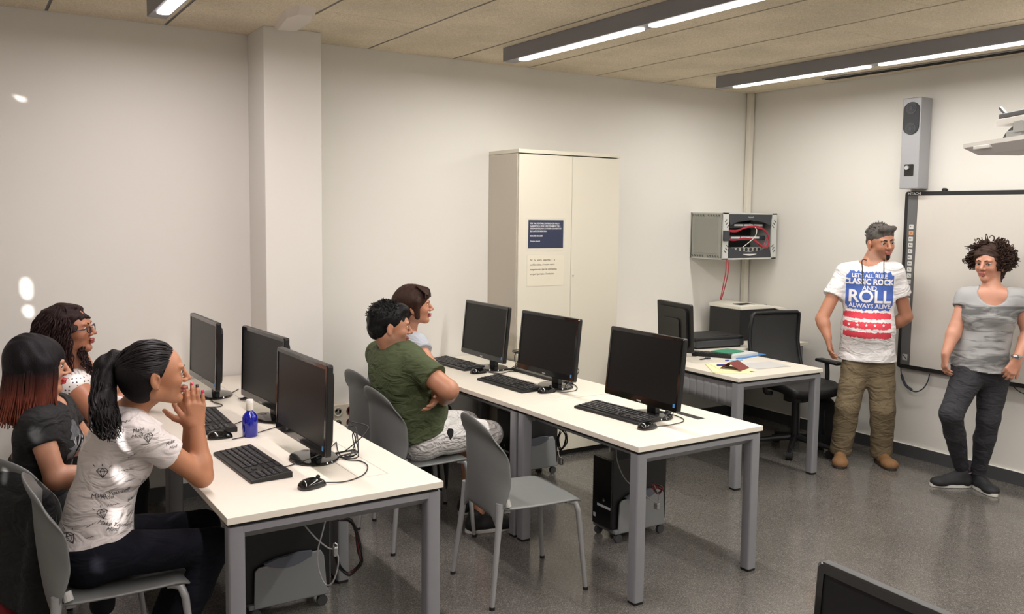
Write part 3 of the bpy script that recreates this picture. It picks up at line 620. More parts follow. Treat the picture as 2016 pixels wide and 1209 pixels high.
cable('black keyboard cable behind the blue bottle', [(-4.879, -1.358, 0.750), (-4.808, -1.273, 0.744), (-4.753, -1.254, 0.744), (-4.698, -1.238, 0.750)])
cable('black cable on the left desk behind the raised hands', [(-4.910, -0.877, 0.744), (-4.839, -0.902, 0.744), (-4.810, -0.861, 0.744), (-4.833, -0.747, 0.744), (-4.793, -0.663, 0.744), (-4.700, -0.588, 0.744), (-4.621, -0.483, 0.744)])
cable('black mouse cable on the single-monitor desk', [(-3.105, -2.36, Z), (-3.058, -2.372, 0.744), (-2.947, -2.361, 0.744), (-2.888, -2.320, 0.744), (-2.866, -2.255, 0.744), (-2.864, -2.176, 0.744)])
cable('black mouse cable near the seam of the rear desks', [(-3.04, -1.405, Z), (-3.018, -1.460, 0.744), (-2.921, -1.446, 0.744), (-2.847, -1.346, 0.744), (-2.809, -1.220, 0.744), (-2.811, -1.142, 0.744)])
cable('grey mouse cable between the two rear monitors', [(-3.08, -0.68, Z), (-3.027, -0.766, 0.744), (-2.921, -0.739, 0.744), (-2.872, -0.829, 0.744), (-2.838, -0.868, 0.744)])
for lab, c in (('tangle of black cables behind the nearest monitor', (-4.60, -2.08)), ('tangle of black cables behind the middle monitor of the left row', (-4.55, -1.25)), ('tangle of black cables behind the farthest monitor of the left row', (-4.63, -0.75)),
               ('tangle of black cables under the monitor beside the empty chair', (-2.90, -2.16)), ('tangle of black cables under the monitor in front of the wardrobe', (-2.87, -1.22)), ('tangle of black cables under the back wall monitor', (-2.87, -0.66))):
    b = MB()
    for k in range(5):
        r_ = RNG.uniform(-1, 1, 8)
        b.tube(bez([(c[0] + 0.03, c[1] + 0.05 * r_[0], 0.86 + 0.02 * r_[1]), (c[0] + 0.05 + .03 * r_[2], c[1] - 0.03 + 0.06 * r_[3], 0.84 + 0.02 * r_[6]), (c[0] + 0.02 * r_[4], c[1] - 0.08 + 0.03 * r_[5], 0.765 + .012 * r_[6]), (c[0] - 0.04 + .03 * r_[7], c[1] - 0.02 + .04 * r_[1], 0.748), (c[0] + 0.05, c[1] + 0.02 * r_[2], 0.75)], 7), 0.0026, 6)
    tag(b.build('cable_tangle', CABLE), lab, 'cables', 'cable tangles behind the monitors')

# blue glass bottle
bt_ = thing('water_bottle', 'small cobalt blue glass water bottle with white cap on the left desk', 'bottle', (-4.862, -1.575, 0.741))
gl = mat('blue_glass', (14, 28, 165), 0.08, trans=0.35, coat=0.5)
MB().lathe([(0.001, 0.002), (0.031, 0.0), (0.034, 0.006), (0.034, 0.085), (0.031, 0.097), (0.022, 0.108), (0.0155, 0.116), (0.0145, 0.135), (0.0145, 0.16), (0.001, 0.16)], n=36).build('glass_body', gl, bt_, smooth=50)
MB().lathe([(0.0148, 0.120), (0.0165, 0.122), (0.0165, 0.150), (0.0148, 0.151)], n=28).build('neck_label', mat('neck_label_white', (222, 218, 205), 0.5), bt_, smooth=50)
MB().lathe([(0.001, 0.152), (0.0165, 0.152), (0.0168, 0.166), (0.0155, 0.169), (0.001, 0.169)], n=28).build('cap', WHITEP, bt_, smooth=40)
# eyeglasses on the desk
eg = thing('eyeglasses', 'folded black eyeglasses on the desk behind the raised forearms', 'glasses', (-5.042, -1.328, 0.741), 1.2)
MB().tube(bez([(0.02 * math.cos(a), 0.016 * math.sin(a) - 0.02, 0.018) for a in [i * PI / 4 for i in range(9)]], 3), 0.0016, 6).tube(bez([(0.02 * math.cos(a), 0.016 * math.sin(a) + 0.024, 0.018) for a in [i * PI / 4 for i in range(9)]], 3), 0.0016, 6).build('rims', CABLE, eg)
MB().tube([(0.02, -0.035, 0.018), (0.0, 0.04, 0.004)], 0.0016, 6).tube([(0.02, 0.04, 0.018), (-0.01, -0.04, 0.003)], 0.0016, 6).build('temples', METALL, eg)

# ---------------------------------------------------------------- computers on trolleys
def make_pc(label, loc, rz=0.0, holder=True):
    t = thing('desktop_computer', label, 'computer', loc, rz, 'black desktop computers under the desks')
    zb = 0.075 if holder else 0.0
    cs = MB().box((0.19, 0, zb + 0.19), (0.38, 0.165, 0.38), bev=0.004).build('case', mat('pc_black', (17, 17, 19), 0.4), t)
    MB().box((-0.004, 0, zb + 0.19), (0.012, 0.163, 0.378), bev=0.004).build('front_panel', mat('pc_front', (13, 13, 14), 0.22), t)
    MB().cyl((-0.011, -0.02, zb + 0.15), 0.011, 0.002, 24, axis='x').build('round_badge', mat('badge', (60, 60, 62), 0.3, 0.5), cs)
    lettering('lettering', 'hp', 0.014, PRINTW, cs, frame4((-0.0125, -0.02, zb + 0.151), (0, -1, 0), (0, 0, 1)), italic=0.3)
    MB().box((-0.0105, -0.02, zb + 0.115), (0.0015, 0.115, 0.013)).box((-0.0105, 0.06, zb + 0.05), (0.0015, 0.02, 0.022)).build('front_sticker', mat('silver_sticker', (165, 166, 168), 0.35), cs)
    if holder:
        tr = MB().box((0.19, 0, 0.062), (0.36, 0.20, 0.022), bev=0.004).build('trolley_base', GREYHOLD, t)
        for sy in (-1, 1):
            MB().prism([(0.03, 0.055), (0.36, 0.055), (0.345, 0.235), (0.33, 0.262), (0.26, 0.262), (0.05, 0.235), (0.035, 0.22)], sy * 0.098 - 0.006, sy * 0.098 + 0.006, 'y').build('side_plate', mat('plate_grey', (132, 134, 135), 0.5), t, bevel=0.004)
            MB().prism([(0.075, 0.248)] + [(0.075 + 0.21 * i / 8, 0.245 - 0.03 * math.sin(PI * i / 8)) for i in range(9)] + [(0.29, 0.266), (0.24, 0.272), (0.13, 0.262)], sy * 0.098 - 0.009, sy * 0.098 + 0.009, 'y').build('hand_pad', mat('pad_bluegrey', (92, 95, 105), 0.6), t)
            for x in (0.04, 0.34):
                cw = MB().cyl((x, sy * 0.085, 0.024), 0.024, 0.018, 20, axis='y').build('caster_wheel', mat('caster', (62, 62, 64), 0.5), t)
                MB().cyl((x, sy * 0.085, 0.045), 0.008, 0.02, 10).build('caster_stem', GREYHOLD, cw)
    return t
p0 = make_pc('black desktop computer on a grey trolley beside the empty chair', (-3.03, -1.86, 0), 0.0)
copy_tree(p0, (-4.97, -1.78, 0), 0.0, 'black desktop computer on a grey trolley under the nearest desk')
copy_tree(p0, (-2.90, -0.62, 0), 0.0, 'black desktop computer on a grey trolley under the desk before the wardrobe')
make_pc('black desktop computer without trolley under the teacher desk', (-1.62, -0.42, 0), 0.0, holder=False)
def bundle(label, pts, n, sp, reds=2, r=0.0028):
    b = MB()
    for k in range(n):
        o = [RNG.uniform(-sp, sp, 3) for _ in pts]
        b.tube(bez([Vector(p) + Vector(q) for p, q in zip(pts, o)], 7), r, 6, mi=1 if k < reds else 0)
    return tag(b.build('cable_bundle', [CABLE, mat('dark_red_cable', (120, 40, 40), 0.5)]), label, 'cables', 'hanging cable bundles')
D_ = 3.62
bundle('bundle of black and red cables hanging behind the nearest computer', [(-4.707, -2.285, 0.543), (-4.643, -2.270, 0.506), (-4.616, -2.274, 0.396), (-4.604, -2.254, 0.322), (-4.641, -2.235, 0.280), (-4.697, -2.254, 0.330), (-4.726, -2.288, 0.401)], 8, 0.008, 1)
bundle('bundle of black cables hanging from the back wall desk', [(-3.191, -1.633, 0.598), (-3.127, -1.618, 0.558), (-3.119, -1.629, 0.501), (-3.145, -1.617, 0.461), (-3.155, -1.605, 0.506), (-3.142, -1.609, 0.558)], 6, 0.007, 0)
bundle('red and grey cables ending in a plug behind the trolley computer', [(-2.946, -2.165, 0.380), (-2.920, -2.184, 0.360), (-2.909, -2.192, 0.344), (-2.923, -2.185, 0.328), (-2.942, -2.169, 0.365)], 5, 0.01, 3)
cable('grey security cable looping in front of the nearest computer', [(-4.939, -2.545, 0.635), (-4.906, -2.570, 0.590), (-4.872, -2.596, 0.557), (-4.846, -2.613, 0.545), (-4.841, -2.621, 0.499), (-4.860, -2.615, 0.433), (-4.884, -2.601, 0.425), (-4.902, -2.584, 0.480), (-4.902, -2.578, 0.544), (-4.887, -2.581, 0.605), (-4.873, -2.584, 0.660)], 0.0028, CABLEG, 'security_cable', group='grey security cables')
MBl = MB().box((-4.856, -2.630, 0.552), (0.015, 0.02, 0.035), bev=0.004).tube(bez([(-4.861, -2.625, 0.565), (-4.858, -2.626, 0.580), (-4.849, -2.632, 0.576), (-4.849, -2.633, 0.562)], 5), 0.0025, 6)
tag(MBl.build('padlock', METALL), 'small silver padlock on the looped security cable', 'padlock')
cable('grey security cable from the single-monitor desk to its computer', [(-3.256, -2.240, 0.643), (-3.253, -2.250, 0.558), (-3.222, -2.279, 0.472), (-3.161, -2.323, 0.415), (-3.066, -2.330, 0.345), (-3.023, -2.296, 0.367), (-3.005, -2.244, 0.403)], 0.0028, CABLEG, 'security_cable', group='grey security cables')
tag(MB().box((-3.051, -2.318, 0.324), (0.02, 0.03, 0.035), bev=0.005).build('padlock', METALL), 'grey padlock hanging beside the trolley computer', 'padlock')
tag(MB().box((-3.176, -1.662, 0.407), (0.02, 0.03, 0.04), bev=0.005).tube(bez([(-3.187, -1.647, 0.486), (-3.184, -1.653, 0.444), (-3.176, -1.661, 0.416)], 5), 0.003, 6).build('padlock', METALL), 'grey padlock hanging in front of the wardrobe base', 'padlock')

# ---------------------------------------------------------------- teacher corner
pr = thing('laser_printer', 'white-topped laser printer with black body in the corner', 'printer', (-0.30, -0.34, 0.756), -0.10)
pb = MB()
pb.prism([(-0.33, 0.0), (-0.33, 0.205), (-0.30, 0.235), (-0.26, 0.245), (0.26, 0.215), (0.31, 0.18), (0.32, 0.0)], -0.18, -0.155, 'y')
PRD = mat('printer_black', (20, 21, 23), 0.55)
MB().prism([(-0.26, 0.0), (-0.26, 0.255), (0.10, 0.262), (0.16, 0.235), (0.18, 0.0)], -0.19, 0.20, 'y').build('body', PRD, pr, bevel=0.006)
MB().prism([(-0.265, 0.255), (-0.265, 0.285), (-0.12, 0.295), (0.02, 0.285), (0.20, 0.262), (0.245, 0.235), (0.25, 0.20), (0.20, 0.20), (0.18, 0.235), (0.10, 0.258)], -0.20, 0.205, 'y').build('top_cover', mat('printer_white', (226, 222, 208), 0.4), pr, bevel=0.006)
MB().box((-0.14, -0.09, 0.292), (0.15, 0.10, 0.006), bev=0.002).build('display_panel', PRD, pr)
MB().cyl((0.06, -0.13, 0.285), 0.012, 0.01, 16).build('round_button', METALL, pr)
scn = thing('flatbed_scanner', 'black and dark grey flatbed printer-scanner on the side table', 'scanner', (-0.98, -0.55, 0.756), -0.12)
MB().box((0, 0, 0.04), (0.46, 0.32, 0.055), bev=0.01).build('body', mat('scanner_grey', (62, 63, 66), 0.45), scn)
MB().box((0, 0, 0.008), (0.42, 0.28, 0.016), bev=0.003).build('base', PRD, scn)
MB().box((-0.01, 0.0, 0.078), (0.47, 0.325, 0.022), bev=0.008).box((0.04, -0.10, 0.09), (0.14, 0.03, 0.003)).build('lid', PRD, scn)
def slab(name, label, cat, c, d, rgb, rz=0, group=None, bev=0.001):
    o = MB().box((0, 0, d[2] / 2), d, bev=bev).build(name, mat(name + '_' + '_'.join(map(str, rgb)), rgb, 0.6))
    o.location = c; o.rotation_euler = (0, 0, rz); return tag(o, label, cat, group)
TZ = 0.7405
slab('folder', 'pale yellow cardboard folder on the teacher desk corner', 'folder', (-1.575, -1.345, TZ), (0.34, 0.25, 0.006), (236, 230, 178), 0.95)
slab('folder', 'second pale yellow folder lying crookedly under the red booklet', 'folder', (-1.53, -1.33, TZ + 0.0065), (0.31, 0.22, 0.004), (238, 233, 186), 1.12)
bk = MB(); bk._add([(-0.075, -0.055, 0.0), (0.075, -0.055, 0.0), (0.075, 0.03, 0.045), (-0.075, 0.03, 0.045), (-0.075, 0.09, 0.0), (0.075, 0.09, 0.0)], [(0, 1, 2, 3), (3, 2, 5, 4)])
bk = bk.build('booklet', mat('passport_red', (118, 44, 42), 0.5), solid=0.003); bk.location = (-1.555, -1.41, TZ + 0.013); bk.rotation_euler = (0, 0, 0.35)
tag(bk, 'dark red booklet standing half open on the yellow folder', 'booklet')
slab('paper_sheet', 'loose white sheet on the teacher desk, right of the folder', 'paper', (-1.28, -1.30, TZ), (0.30, 0.21, 0.001), (214, 212, 208), 0.25)
slab('paper_sheet', 'grey printed sheet at the right edge of the teacher desk', 'paper', (-1.24, -1.36, TZ + 0.0012), (0.30, 0.21, 0.001), (196, 195, 192), -0.1)
tag(MB().tube([(-1.60, -1.27, TZ + 0.017), (-1.52, -1.30, TZ + 0.017)], 0.008, 10).build('eraser_pen', mat('blue_cap', (38, 44, 130), 0.4)), 'short dark blue cap on the yellow folder', 'cap')
pe = thing('pen', 'light blue pen with dark blue end on the teacher desk', 'pen', (-1.27, -1.12, TZ + 0.005), 2.9)
MB().tube([(-0.06, 0, 0), (0.055, 0, 0)], 0.005, 10).build('barrel', mat('pen_lightblue', (160, 196, 214), 0.3), pe)
MB().tube([(0.055, 0, 0), (0.08, 0, 0)], 0.0055, 10).build('cap', mat('blue_cap', (38, 44, 130), 0.4), pe)
slab('document_stack', 'stack of white papers under the green notebook on the teacher desk', 'papers', (-1.09, -0.93, TZ), (0.30, 0.22, 0.022), (206, 208, 206), 0.1)
slab('blue_folder', 'blue plastic folder under the paper stack', 'folder', (-1.04, -0.935, TZ - 0.0003), (0.34, 0.26, 0.004), (70, 130, 190), 0.2)
slab('notebook', 'green notebook on top of the paper stack', 'notebook', (-1.12, -0.90, TZ + 0.0225), (0.21, 0.15, 0.008), (62, 140, 108), 0.15)
slab('keys_card', 'small white card with keys on the teacher desk', 'card', (-1.37, -0.98, TZ), (0.09, 0.055, 0.002), (220, 220, 215), 0.4)
tag(MB().tube(bez([(-1.42, -0.96, TZ + .004), (-1.40, -0.99, TZ + .006), (-1.37, -0.97, TZ + .006), (-1.39, -0.94, TZ + .004)], 5), 0.004, 6).box((-1.44, -0.97, TZ + .004), (0.05, 0.015, 0.005)).build('key_ring', mat('dark_metal', (50, 50, 52), 0.4, 0.6)), 'bunch of keys beside the small card', 'keys')
# office chair
oc = thing('office_chair', 'black mesh office chair behind the teacher desk', 'office chair', (-0.63, -1.14, 0), -1.75)
OB = mat('office_black', (20, 20, 22), 0.5); ME = mat('mesh_grey', (54, 54, 54), 0.7, var=0.2, vscale=300)
def ocb(u, v, s=1.0):
    y = (v - 0.5) * 0.46 * s; z = 0.58 + u * 0.45
    return (-0.235 - 0.045 * math.sin(u * PI) + 0.10 * (v - .5) ** 2 + 0.0 - 0.05 * u, y, z)
MB().grid(ocb, 14, 14).build('mesh_back', ME, oc, smooth=180, solid=0.006)
fr = [ocb(0, 0), ocb(.25, 0), ocb(.5, 0), ocb(.75, 0), ocb(.97, 0.02), ocb(1, .06), ocb(1, .5), ocb(1, .94), ocb(.97, .98), ocb(.75, 1), ocb(.5, 1), ocb(.25, 1), ocb(0, 1), ocb(0, .5)]
MB().tube(fr, 0.015, 10, closed=True).build('back_frame', OB, oc, smooth=180)
MB().grid(lambda u, v: (-0.22 + 0.46 * u, (v - .5) * 0.48 * (1 - .12 * (2 * u - 1) ** 4), 0.50 + 0.02 * (2 * v - 1) ** 2 - 0.05 * max(0, u - .8) * 3), 16, 14).build('seat', OB, oc, smooth=180, solid=0.06)
MB().tube([(-0.24, 0, 0.60), (-0.27, 0, 0.45), (-0.05, 0, 0.42)], 0.022, 10).cyl((0, 0, 0.42), 0.09, 0.06).build('tilt_mechanism', OB, oc)
for sy in (-1, 1):
    MB().tube(bez([(0.0, sy * 0.23, 0.46), (0.0, sy * 0.285, 0.48), (0.0, sy * 0.29, 0.58), (-0.01, sy * 0.29, 0.66)], 6), 0.018, 10).box((0.02, sy * 0.285, 0.675), (0.24, 0.075, 0.025), bev=0.01).build('armrest', OB, oc, smooth=50)
MB().cyl((0, 0, 0.25), 0.028, 0.34, 20).build('gas_lift', OB, oc)
for k in range(5):
    a = 2 * PI * k / 5 + 0.45; c_, s_ = math.cos(a), math.sin(a)
    lg = MB().tube([(0.03 * c_, 0.03 * s_, 0.11), (0.28 * c_, 0.28 * s_, 0.075)], [0.026, 0.016], 10).build('leg', OB, oc)
    MB().cyl((0.28 * c_, 0.28 * s_, 0.030), 0.030, 0.045, 18, axis=(-s_, c_, 0)).cyl((0.28 * c_, 0.28 * s_, 0.06), 0.01, 0.03, 10).build('caster', RUBBER, lg)

# ---------------------------------------------------------------- organic shapes: distance fields turned into meshes
def vv(p): return np.array(p, np.float64)
class Field:
    def __init__(s, lo, hi, h):
        s.h = h; s.lo = vv(lo); s.n = np.ceil((vv(hi) - s.lo) / h).astype(int) + 1
        s.d = np.full(s.n, 0.05, np.float32)
    def sub(s, lo, hi):
        a = np.maximum(np.floor((vv(lo) - s.lo) / s.h).astype(int), 0); b = np.minimum(np.ceil((vv(hi) - s.lo) / s.h).astype(int) + 1, s.n)
        if np.any(b <= a): return None
        ax = [(s.lo[i] + np.arange(a[i], b[i]) * s.h).astype(np.float32) for i in range(3)]
        return tuple(slice(a[i], b[i]) for i in range(3)), ax[0][:, None, None], ax[1][None, :, None], ax[2][None, None, :]
    def _mix(s, sl, d, k, op):
        c = s.d[sl]
        if op == 'u':
            if k <= 0: s.d[sl] = np.minimum(c, d)
            else:
                h = np.clip(0.5 + 0.5 * (c - d) / k, 0, 1); s.d[sl] = c + (d - c) * h - k * h * (1 - h)
        else:   # subtract
            e = -d
            if k <= 0: s.d[sl] = np.maximum(c, e)
            else:
                h = np.clip(0.5 + 0.5 * (e - c) / k, 0, 1); s.d[sl] = c + (e - c) * h + k * h * (1 - h)
    def cone(s, a, b, ra, rb=None, k=0.02, flat=None, op='u'):
        """round cone; flat=(direction, factor) squeezes it along direction"""
        rb = ra if rb is None else rb; a, b = vv(a), vv(b); R = max(ra, rb) * (max(1, flat[1]) if flat else 1) + k + 0.03
        g = s.sub(np.minimum(a, b) - R, np.maximum(a, b) + R)
        if g is None: return s
        sl, X, Y, Z = g; px, py, pz = X - a[0], Y - a[1], Z - a[2]; ba = b - a
        if flat:
            n = vv(flat[0]); n = n / np.linalg.norm(n); f = 1 / flat[1] - 1
            q = (px * n[0] + py * n[1] + pz * n[2]) * f; px = px + q * n[0]; py = py + q * n[1]; pz = pz + q * n[2]
            ba = ba + (ba @ n) * f * n
        L2 = ba @ ba + 1e-12
        t = np.clip((px * ba[0] + py * ba[1] + pz * ba[2]) / L2, 0, 1)
        d = np.sqrt((px - t * ba[0]) ** 2 + (py - t * ba[1]) ** 2 + (pz - t * ba[2]) ** 2) - (ra + (rb - ra) * t)
        if flat: d = d * (0.5 + 0.5 * flat[1])
        s._mix(sl, d.astype(np.float32), k, op); return s
    def ell(s, c, r, axes=None, k=0.02, op='u'):
        """ellipsoid, axes = 3 unit vectors (rows)"""
        c, r = vv(c), vv(r); M = np.eye(3) if axes is None else np.array([vv(a) for a in axes])
        R = max(r) + k + 0.03; g = s.sub(c - R, c + R)
        if g is None: return s
        sl, X, Y, Z = g; p = [X - c[0], Y - c[1], Z - c[2]]
        q = [(p[0] * M[i][0] + p[1] * M[i][1] + p[2] * M[i][2]) for i in range(3)]
        k0 = np.sqrt(sum((q[i] / r[i]) ** 2 for i in range(3))); k1 = np.sqrt(sum((q[i] / r[i] ** 2) ** 2 for i in range(3))) + 1e-6
        d = k0 * (k0 - 1) / k1; s._mix(sl, d.astype(np.float32), k, op); return s
    def plane(s, p, n, k=0.0):
        """keep the side n does not point to"""
        n = vv(n); n = n / np.linalg.norm(n); p = vv(p); sl, X, Y, Z = s.sub(s.lo, s.lo + s.n * s.h)
        d = (X - p[0]) * n[0] + (Y - p[1]) * n[1] + (Z - p[2]) * n[2]
        s.d = np.maximum(s.d, d.astype(np.float32)); return s
    def wrinkle(s, amp, seed=0, sc=16.0, stretch=(1, 1, 1.6)):
        sl, X, Y, Z = s.sub(s.lo, s.lo + s.n * s.h); r = np.random.RandomState(seed)
        w = 0
        for i in range(5):
            f = r.normal(size=3) * sc * (1 + 0.5 * i) * np.array(stretch) / 1.2; ph = r.uniform(0, 6.28, 2); g = r.normal(size=3) * sc * 0.4
            w = w + np.sin(X * f[0] + Y * f[1] + Z * f[2] + ph[0] + 1.6 * np.sin(X * g[0] + Y * g[1] + Z * g[2] + ph[1])) / (1 + 0.5 * i)
        s.d = s.d + (w * amp * 0.45).astype(np.float32); return s
    def mesh(s, name, mats, parent=None, colf=None, smooth=True):
        d = s.d; d[0] = d[-1] = 0.05; d[:, 0] = d[:, -1] = 0.05; d[:, :, 0] = d[:, :, -1] = 0.05
        ins = d < 0; nx, ny, nz = d.shape
        cnt = np.zeros((nx - 1, ny - 1, nz - 1), np.int8)
        for i in (0, 1):
            for j in (0, 1):
                for k in (0, 1): cnt += ins[i:nx - 1 + i, j:ny - 1 + j, k:nz - 1 + k]
        act = (cnt > 0) & (cnt < 8); idx = np.full(act.shape, -1, np.int32); C = np.argwhere(act); idx[act] = np.arange(len(C))
        acc = np.zeros((len(C), 3)); num = np.zeros(len(C))
        corners = [(i, j, k) for i in (0, 1) for j in (0, 1) for k in (0, 1)]
        V = {c: d[C[:, 0] + c[0], C[:, 1] + c[1], C[:, 2] + c[2]] for c in corners}
        for a in corners:
            for ax in range(3):
                if a[ax]: continue
                b = list(a); b[ax] = 1; b = tuple(b); va, vb = V[a], V[b]; m = (va < 0) != (vb < 0)
                t = np.where(m, va / np.where(m, va - vb, 1), 0)
                p = np.tile(np.array(a, float), (len(C), 1)); p[:, ax] = t
                acc[m] += p[m]; num[m] += 1
        P = (C + acc / num[:, None]) * s.h + s.lo
        Q = []
        for ax in range(3):
            o = [i for i in range(3) if i != ax]
            sl0 = [slice(None)] * 3; sl1 = [slice(None)] * 3; sl0[ax] = slice(0, -1); sl1[ax] = slice(1, None)
            e = ins[tuple(sl0)] != ins[tuple(sl1)]; E = np.argwhere(e); E = E[(E[:, o[0]] > 0) & (E[:, o[1]] > 0)]
            st = ins[E[:, 0], E[:, 1], E[:, 2]]
            q = []
            for du, dv in ((1, 1), (0, 1), (0, 0), (1, 0)):
                c = E.copy(); c[:, o[0]] -= du; c[:, o[1]] -= dv; q.append(idx[c[:, 0], c[:, 1], c[:, 2]])
            q = np.stack(q, 1); flip = st if ax != 1 else ~st
            q[~flip] = q[~flip][:, ::-1]; Q.append(q)
        Q = np.concatenate(Q); Q = Q[(Q >= 0).all(1)]
        # light smoothing
        me = bpy.data.meshes.new(name)
        me.vertices.add(len(P)); me.vertices.foreach_set('co', P.astype(np.float32).ravel())
        me.loops.add(len(Q) * 4); me.loops.foreach_set('vertex_index', Q.astype(np.int32).ravel())
        me.polygons.add(len(Q)); me.polygons.foreach_set('loop_start', np.arange(0, len(Q) * 4, 4, dtype=np.int32)); me.polygons.foreach_set('loop_total', np.full(len(Q), 4, np.int32))
        if smooth: me.polygons.foreach_set('use_smooth', np.ones(len(Q), bool))
        for m in (mats if isinstance(mats, (list, tuple)) else [mats]): me.materials.append(m)
        me.update(); me.validate()
        if colf is not None:
            c = np.ones((len(P), 4), np.float32); c[:, :3] = colf(P); at = me.color_attributes.new('col', 'FLOAT_COLOR', 'POINT'); at.data.foreach_set('color', c.ravel())
        o = bpy.data.objects.new(name, me); COL.objects.link(o)
        if parent is not None: o.parent = parent; o.matrix_parent_inverse = parent.matrix_basis.inverted()
        return o
def unit(v): v = vv(v); return v / np.linalg.norm(v)
def lerp(a, b, t): return vv(a) * (1 - t) + vv(b) * t
def lin(rgb): return np.array(srgb(*rgb)[:3])
def kid(o, parent): o.parent = parent; o.matrix_parent_inverse = parent.matrix_basis.inverted(); return o

class Head:
    """frame of a head: c = centre of the skull, f = facing, u = up"""
    def __init__(s, c, f, u=(0, 0, 1), k=1.0):
        s.c = vv(c); s.f = unit(f); s.u = unit(vv(u) - (vv(u) @ s.f) * s.f); s.l = np.cross(s.u, s.f); s.k = k
    def p(s, x, y, z): return s.c + s.k * (x * s.f + y * s.l + z * s.u)      # forward, left, up in metres
    def loc(s, P): q = (P - s.c) / s.k; return q @ s.f, q @ s.l, q @ s.u
def add_head(F, h, fem=True, nose=1.0, chin=1.0, cheek=1.0):
    k = h.k; ax = (h.f, h.l, h.u); E = lambda x, y, z, rx, ry, rz, kk=0.012, op='u', a=None: F.ell(h.p(x, y, z), (rx * k, ry * k, rz * k), a or ax, kk, op)
    E(-0.012, 0, 0.028, 0.092, 0.073, 0.082, 0.01)                      # skull
    E(0.035, 0, 0.012, 0.055, 0.062, 0.070, 0.02)                       # forehead and mid face
    w = 0.044 if fem else 0.050
    E(0.033, 0, -0.048, 0.046 if fem else 0.050, w + 0.006, 0.048, 0.025)                 # jaw
    jr = 0.016 if fem else 0.020
    for s in (-1, 1): F.cone(h.p(0.060, 0, -0.086), h.p(-0.01, s * 0.038, -0.052), jr * k, 0.022 * k, 0.02)
    E(0.073 if fem else 0.077, 0, -0.089, 0.013 * chin, 0.016, 0.013, 0.014)              # chin
    for s in (-1, 1):
        E(0.056, s * 0.036, -0.022, 0.026, 0.020 * cheek, 0.022, 0.018)          # cheek
        E(0.078, s * 0.026, 0.025, 0.014, 0.022, 0.008, 0.010)          # brow
        E(0.094, s * 0.032, 0.003, 0.015, 0.017, 0.012, 0.008, 's')     # eye socket
        E(0.070, s * 0.031, 0.002, 0.0135, 0.0145, 0.0125, 0.005)       # lids
        # ear
        a = (unit(h.f * 0.95 - s * h.l * 0.25), unit(h.l * 0.95 + s * h.f * 0.25), h.u)
        E(-0.008, s * 0.077, -0.008, 0.017, 0.007, 0.031, 0.006, 'u', a)
        E(-0.004, s * 0.0855, -0.002, 0.010, 0.0065, 0.019, 0.003, 's', a); F.cone(h.p(0.004, s * 0.079, -0.012), h.p(0.004, s * 0.081, 0.002), 0.004 * k, None, 0.003)
        E(-0.004, s * 0.076, -0.034, 0.008, 0.006, 0.010, 0.005, 'u', a)
    F.cone(h.p(0.088, 0, 0.014), h.p(0.108 * (0.93 + 0.07 * nose), 0, -0.023), 0.0070 * k, 0.0100 * k * nose, 0.009)   # nose
    for s in (-1, 1): E(0.094, s * 0.012, -0.027, 0.010, 0.008, 0.008, 0.006)
    E(0.092, 0, -0.052, 0.011, 0.023, 0.0065, 0.006); E(0.089, 0, -0.0635, 0.011, 0.019, 0.0070, 0.005)                  # lips
    F.cone(h.p(0.100, -0.022, -0.0572), h.p(0.100, 0.022, -0.0572), 0.0022 * k, None, 0.003, op='s')
def face_parts(root, h, iris=(52, 34, 24), brow=(38, 26, 20), lid=0.0, look=(0, 0), browr=0.0035, lip=None):
    for s in (-1, 1):
        e = MB(); c = h.p(0.0735, s * 0.031, 0.002); r = 0.0130 * h.k
        g = unit(h.f + look[0] * h.l + look[1] * h.u); a = unit(np.cross(h.u, g)); b = np.cross(g, a)
        prof = [(0.0, 2), (0.20, 2), (0.21, 1), (0.44, 1), (0.46, 0), (1.0, 0), (1.4, 0)]
        n = 16; vs = []; mi = []
        for th, m_ in prof: vs += [Vector(c + r * (g * math.cos(th) + (a * math.cos(2 * PI * q / n) + b * math.sin(2 * PI * q / n)) * math.sin(th))) for q in range(n)]
        v = [e.bm.verts.new(p) for p in vs]
        for i in range(len(prof) - 1):
            for q in range(n):
                f = e.bm.faces.new((v[i * n + q], v[i * n + (q + 1) % n], v[(i + 1) * n + (q + 1) % n], v[(i + 1) * n + q])); f.material_index = prof[i][1]
        o = e.build('eye', [mat('eye_white', (206, 198, 190), 0.3), mat('iris_%d' % iris[0], iris, 0.25), mat('pupil', (8, 7, 7), 0.15)], smooth=180); kid(o, root)
        br = MB().tube([h.p(0.0915, s * 0.011, 0.021), h.p(0.0905, s * 0.026, 0.0265), h.p(0.080, s * 0.046, 0.022)], [browr * 0.9 * h.k, browr * h.k, browr * 0.5 * h.k], 8).build('eyebrow', mat('brow_%d' % brow[0], brow, 0.8), smooth=180); kid(br, root)
        ls = MB().tube([h.p(0.0850, s * 0.017, 0.0040), h.p(0.0872, s * 0.031, 0.0088), h.p(0.0805, s * 0.047, 0.003)], 0.0014 * h.k, 6).build('eyelash', mat('lash', (18, 14, 12), 0.8), smooth=180); kid(ls, root)
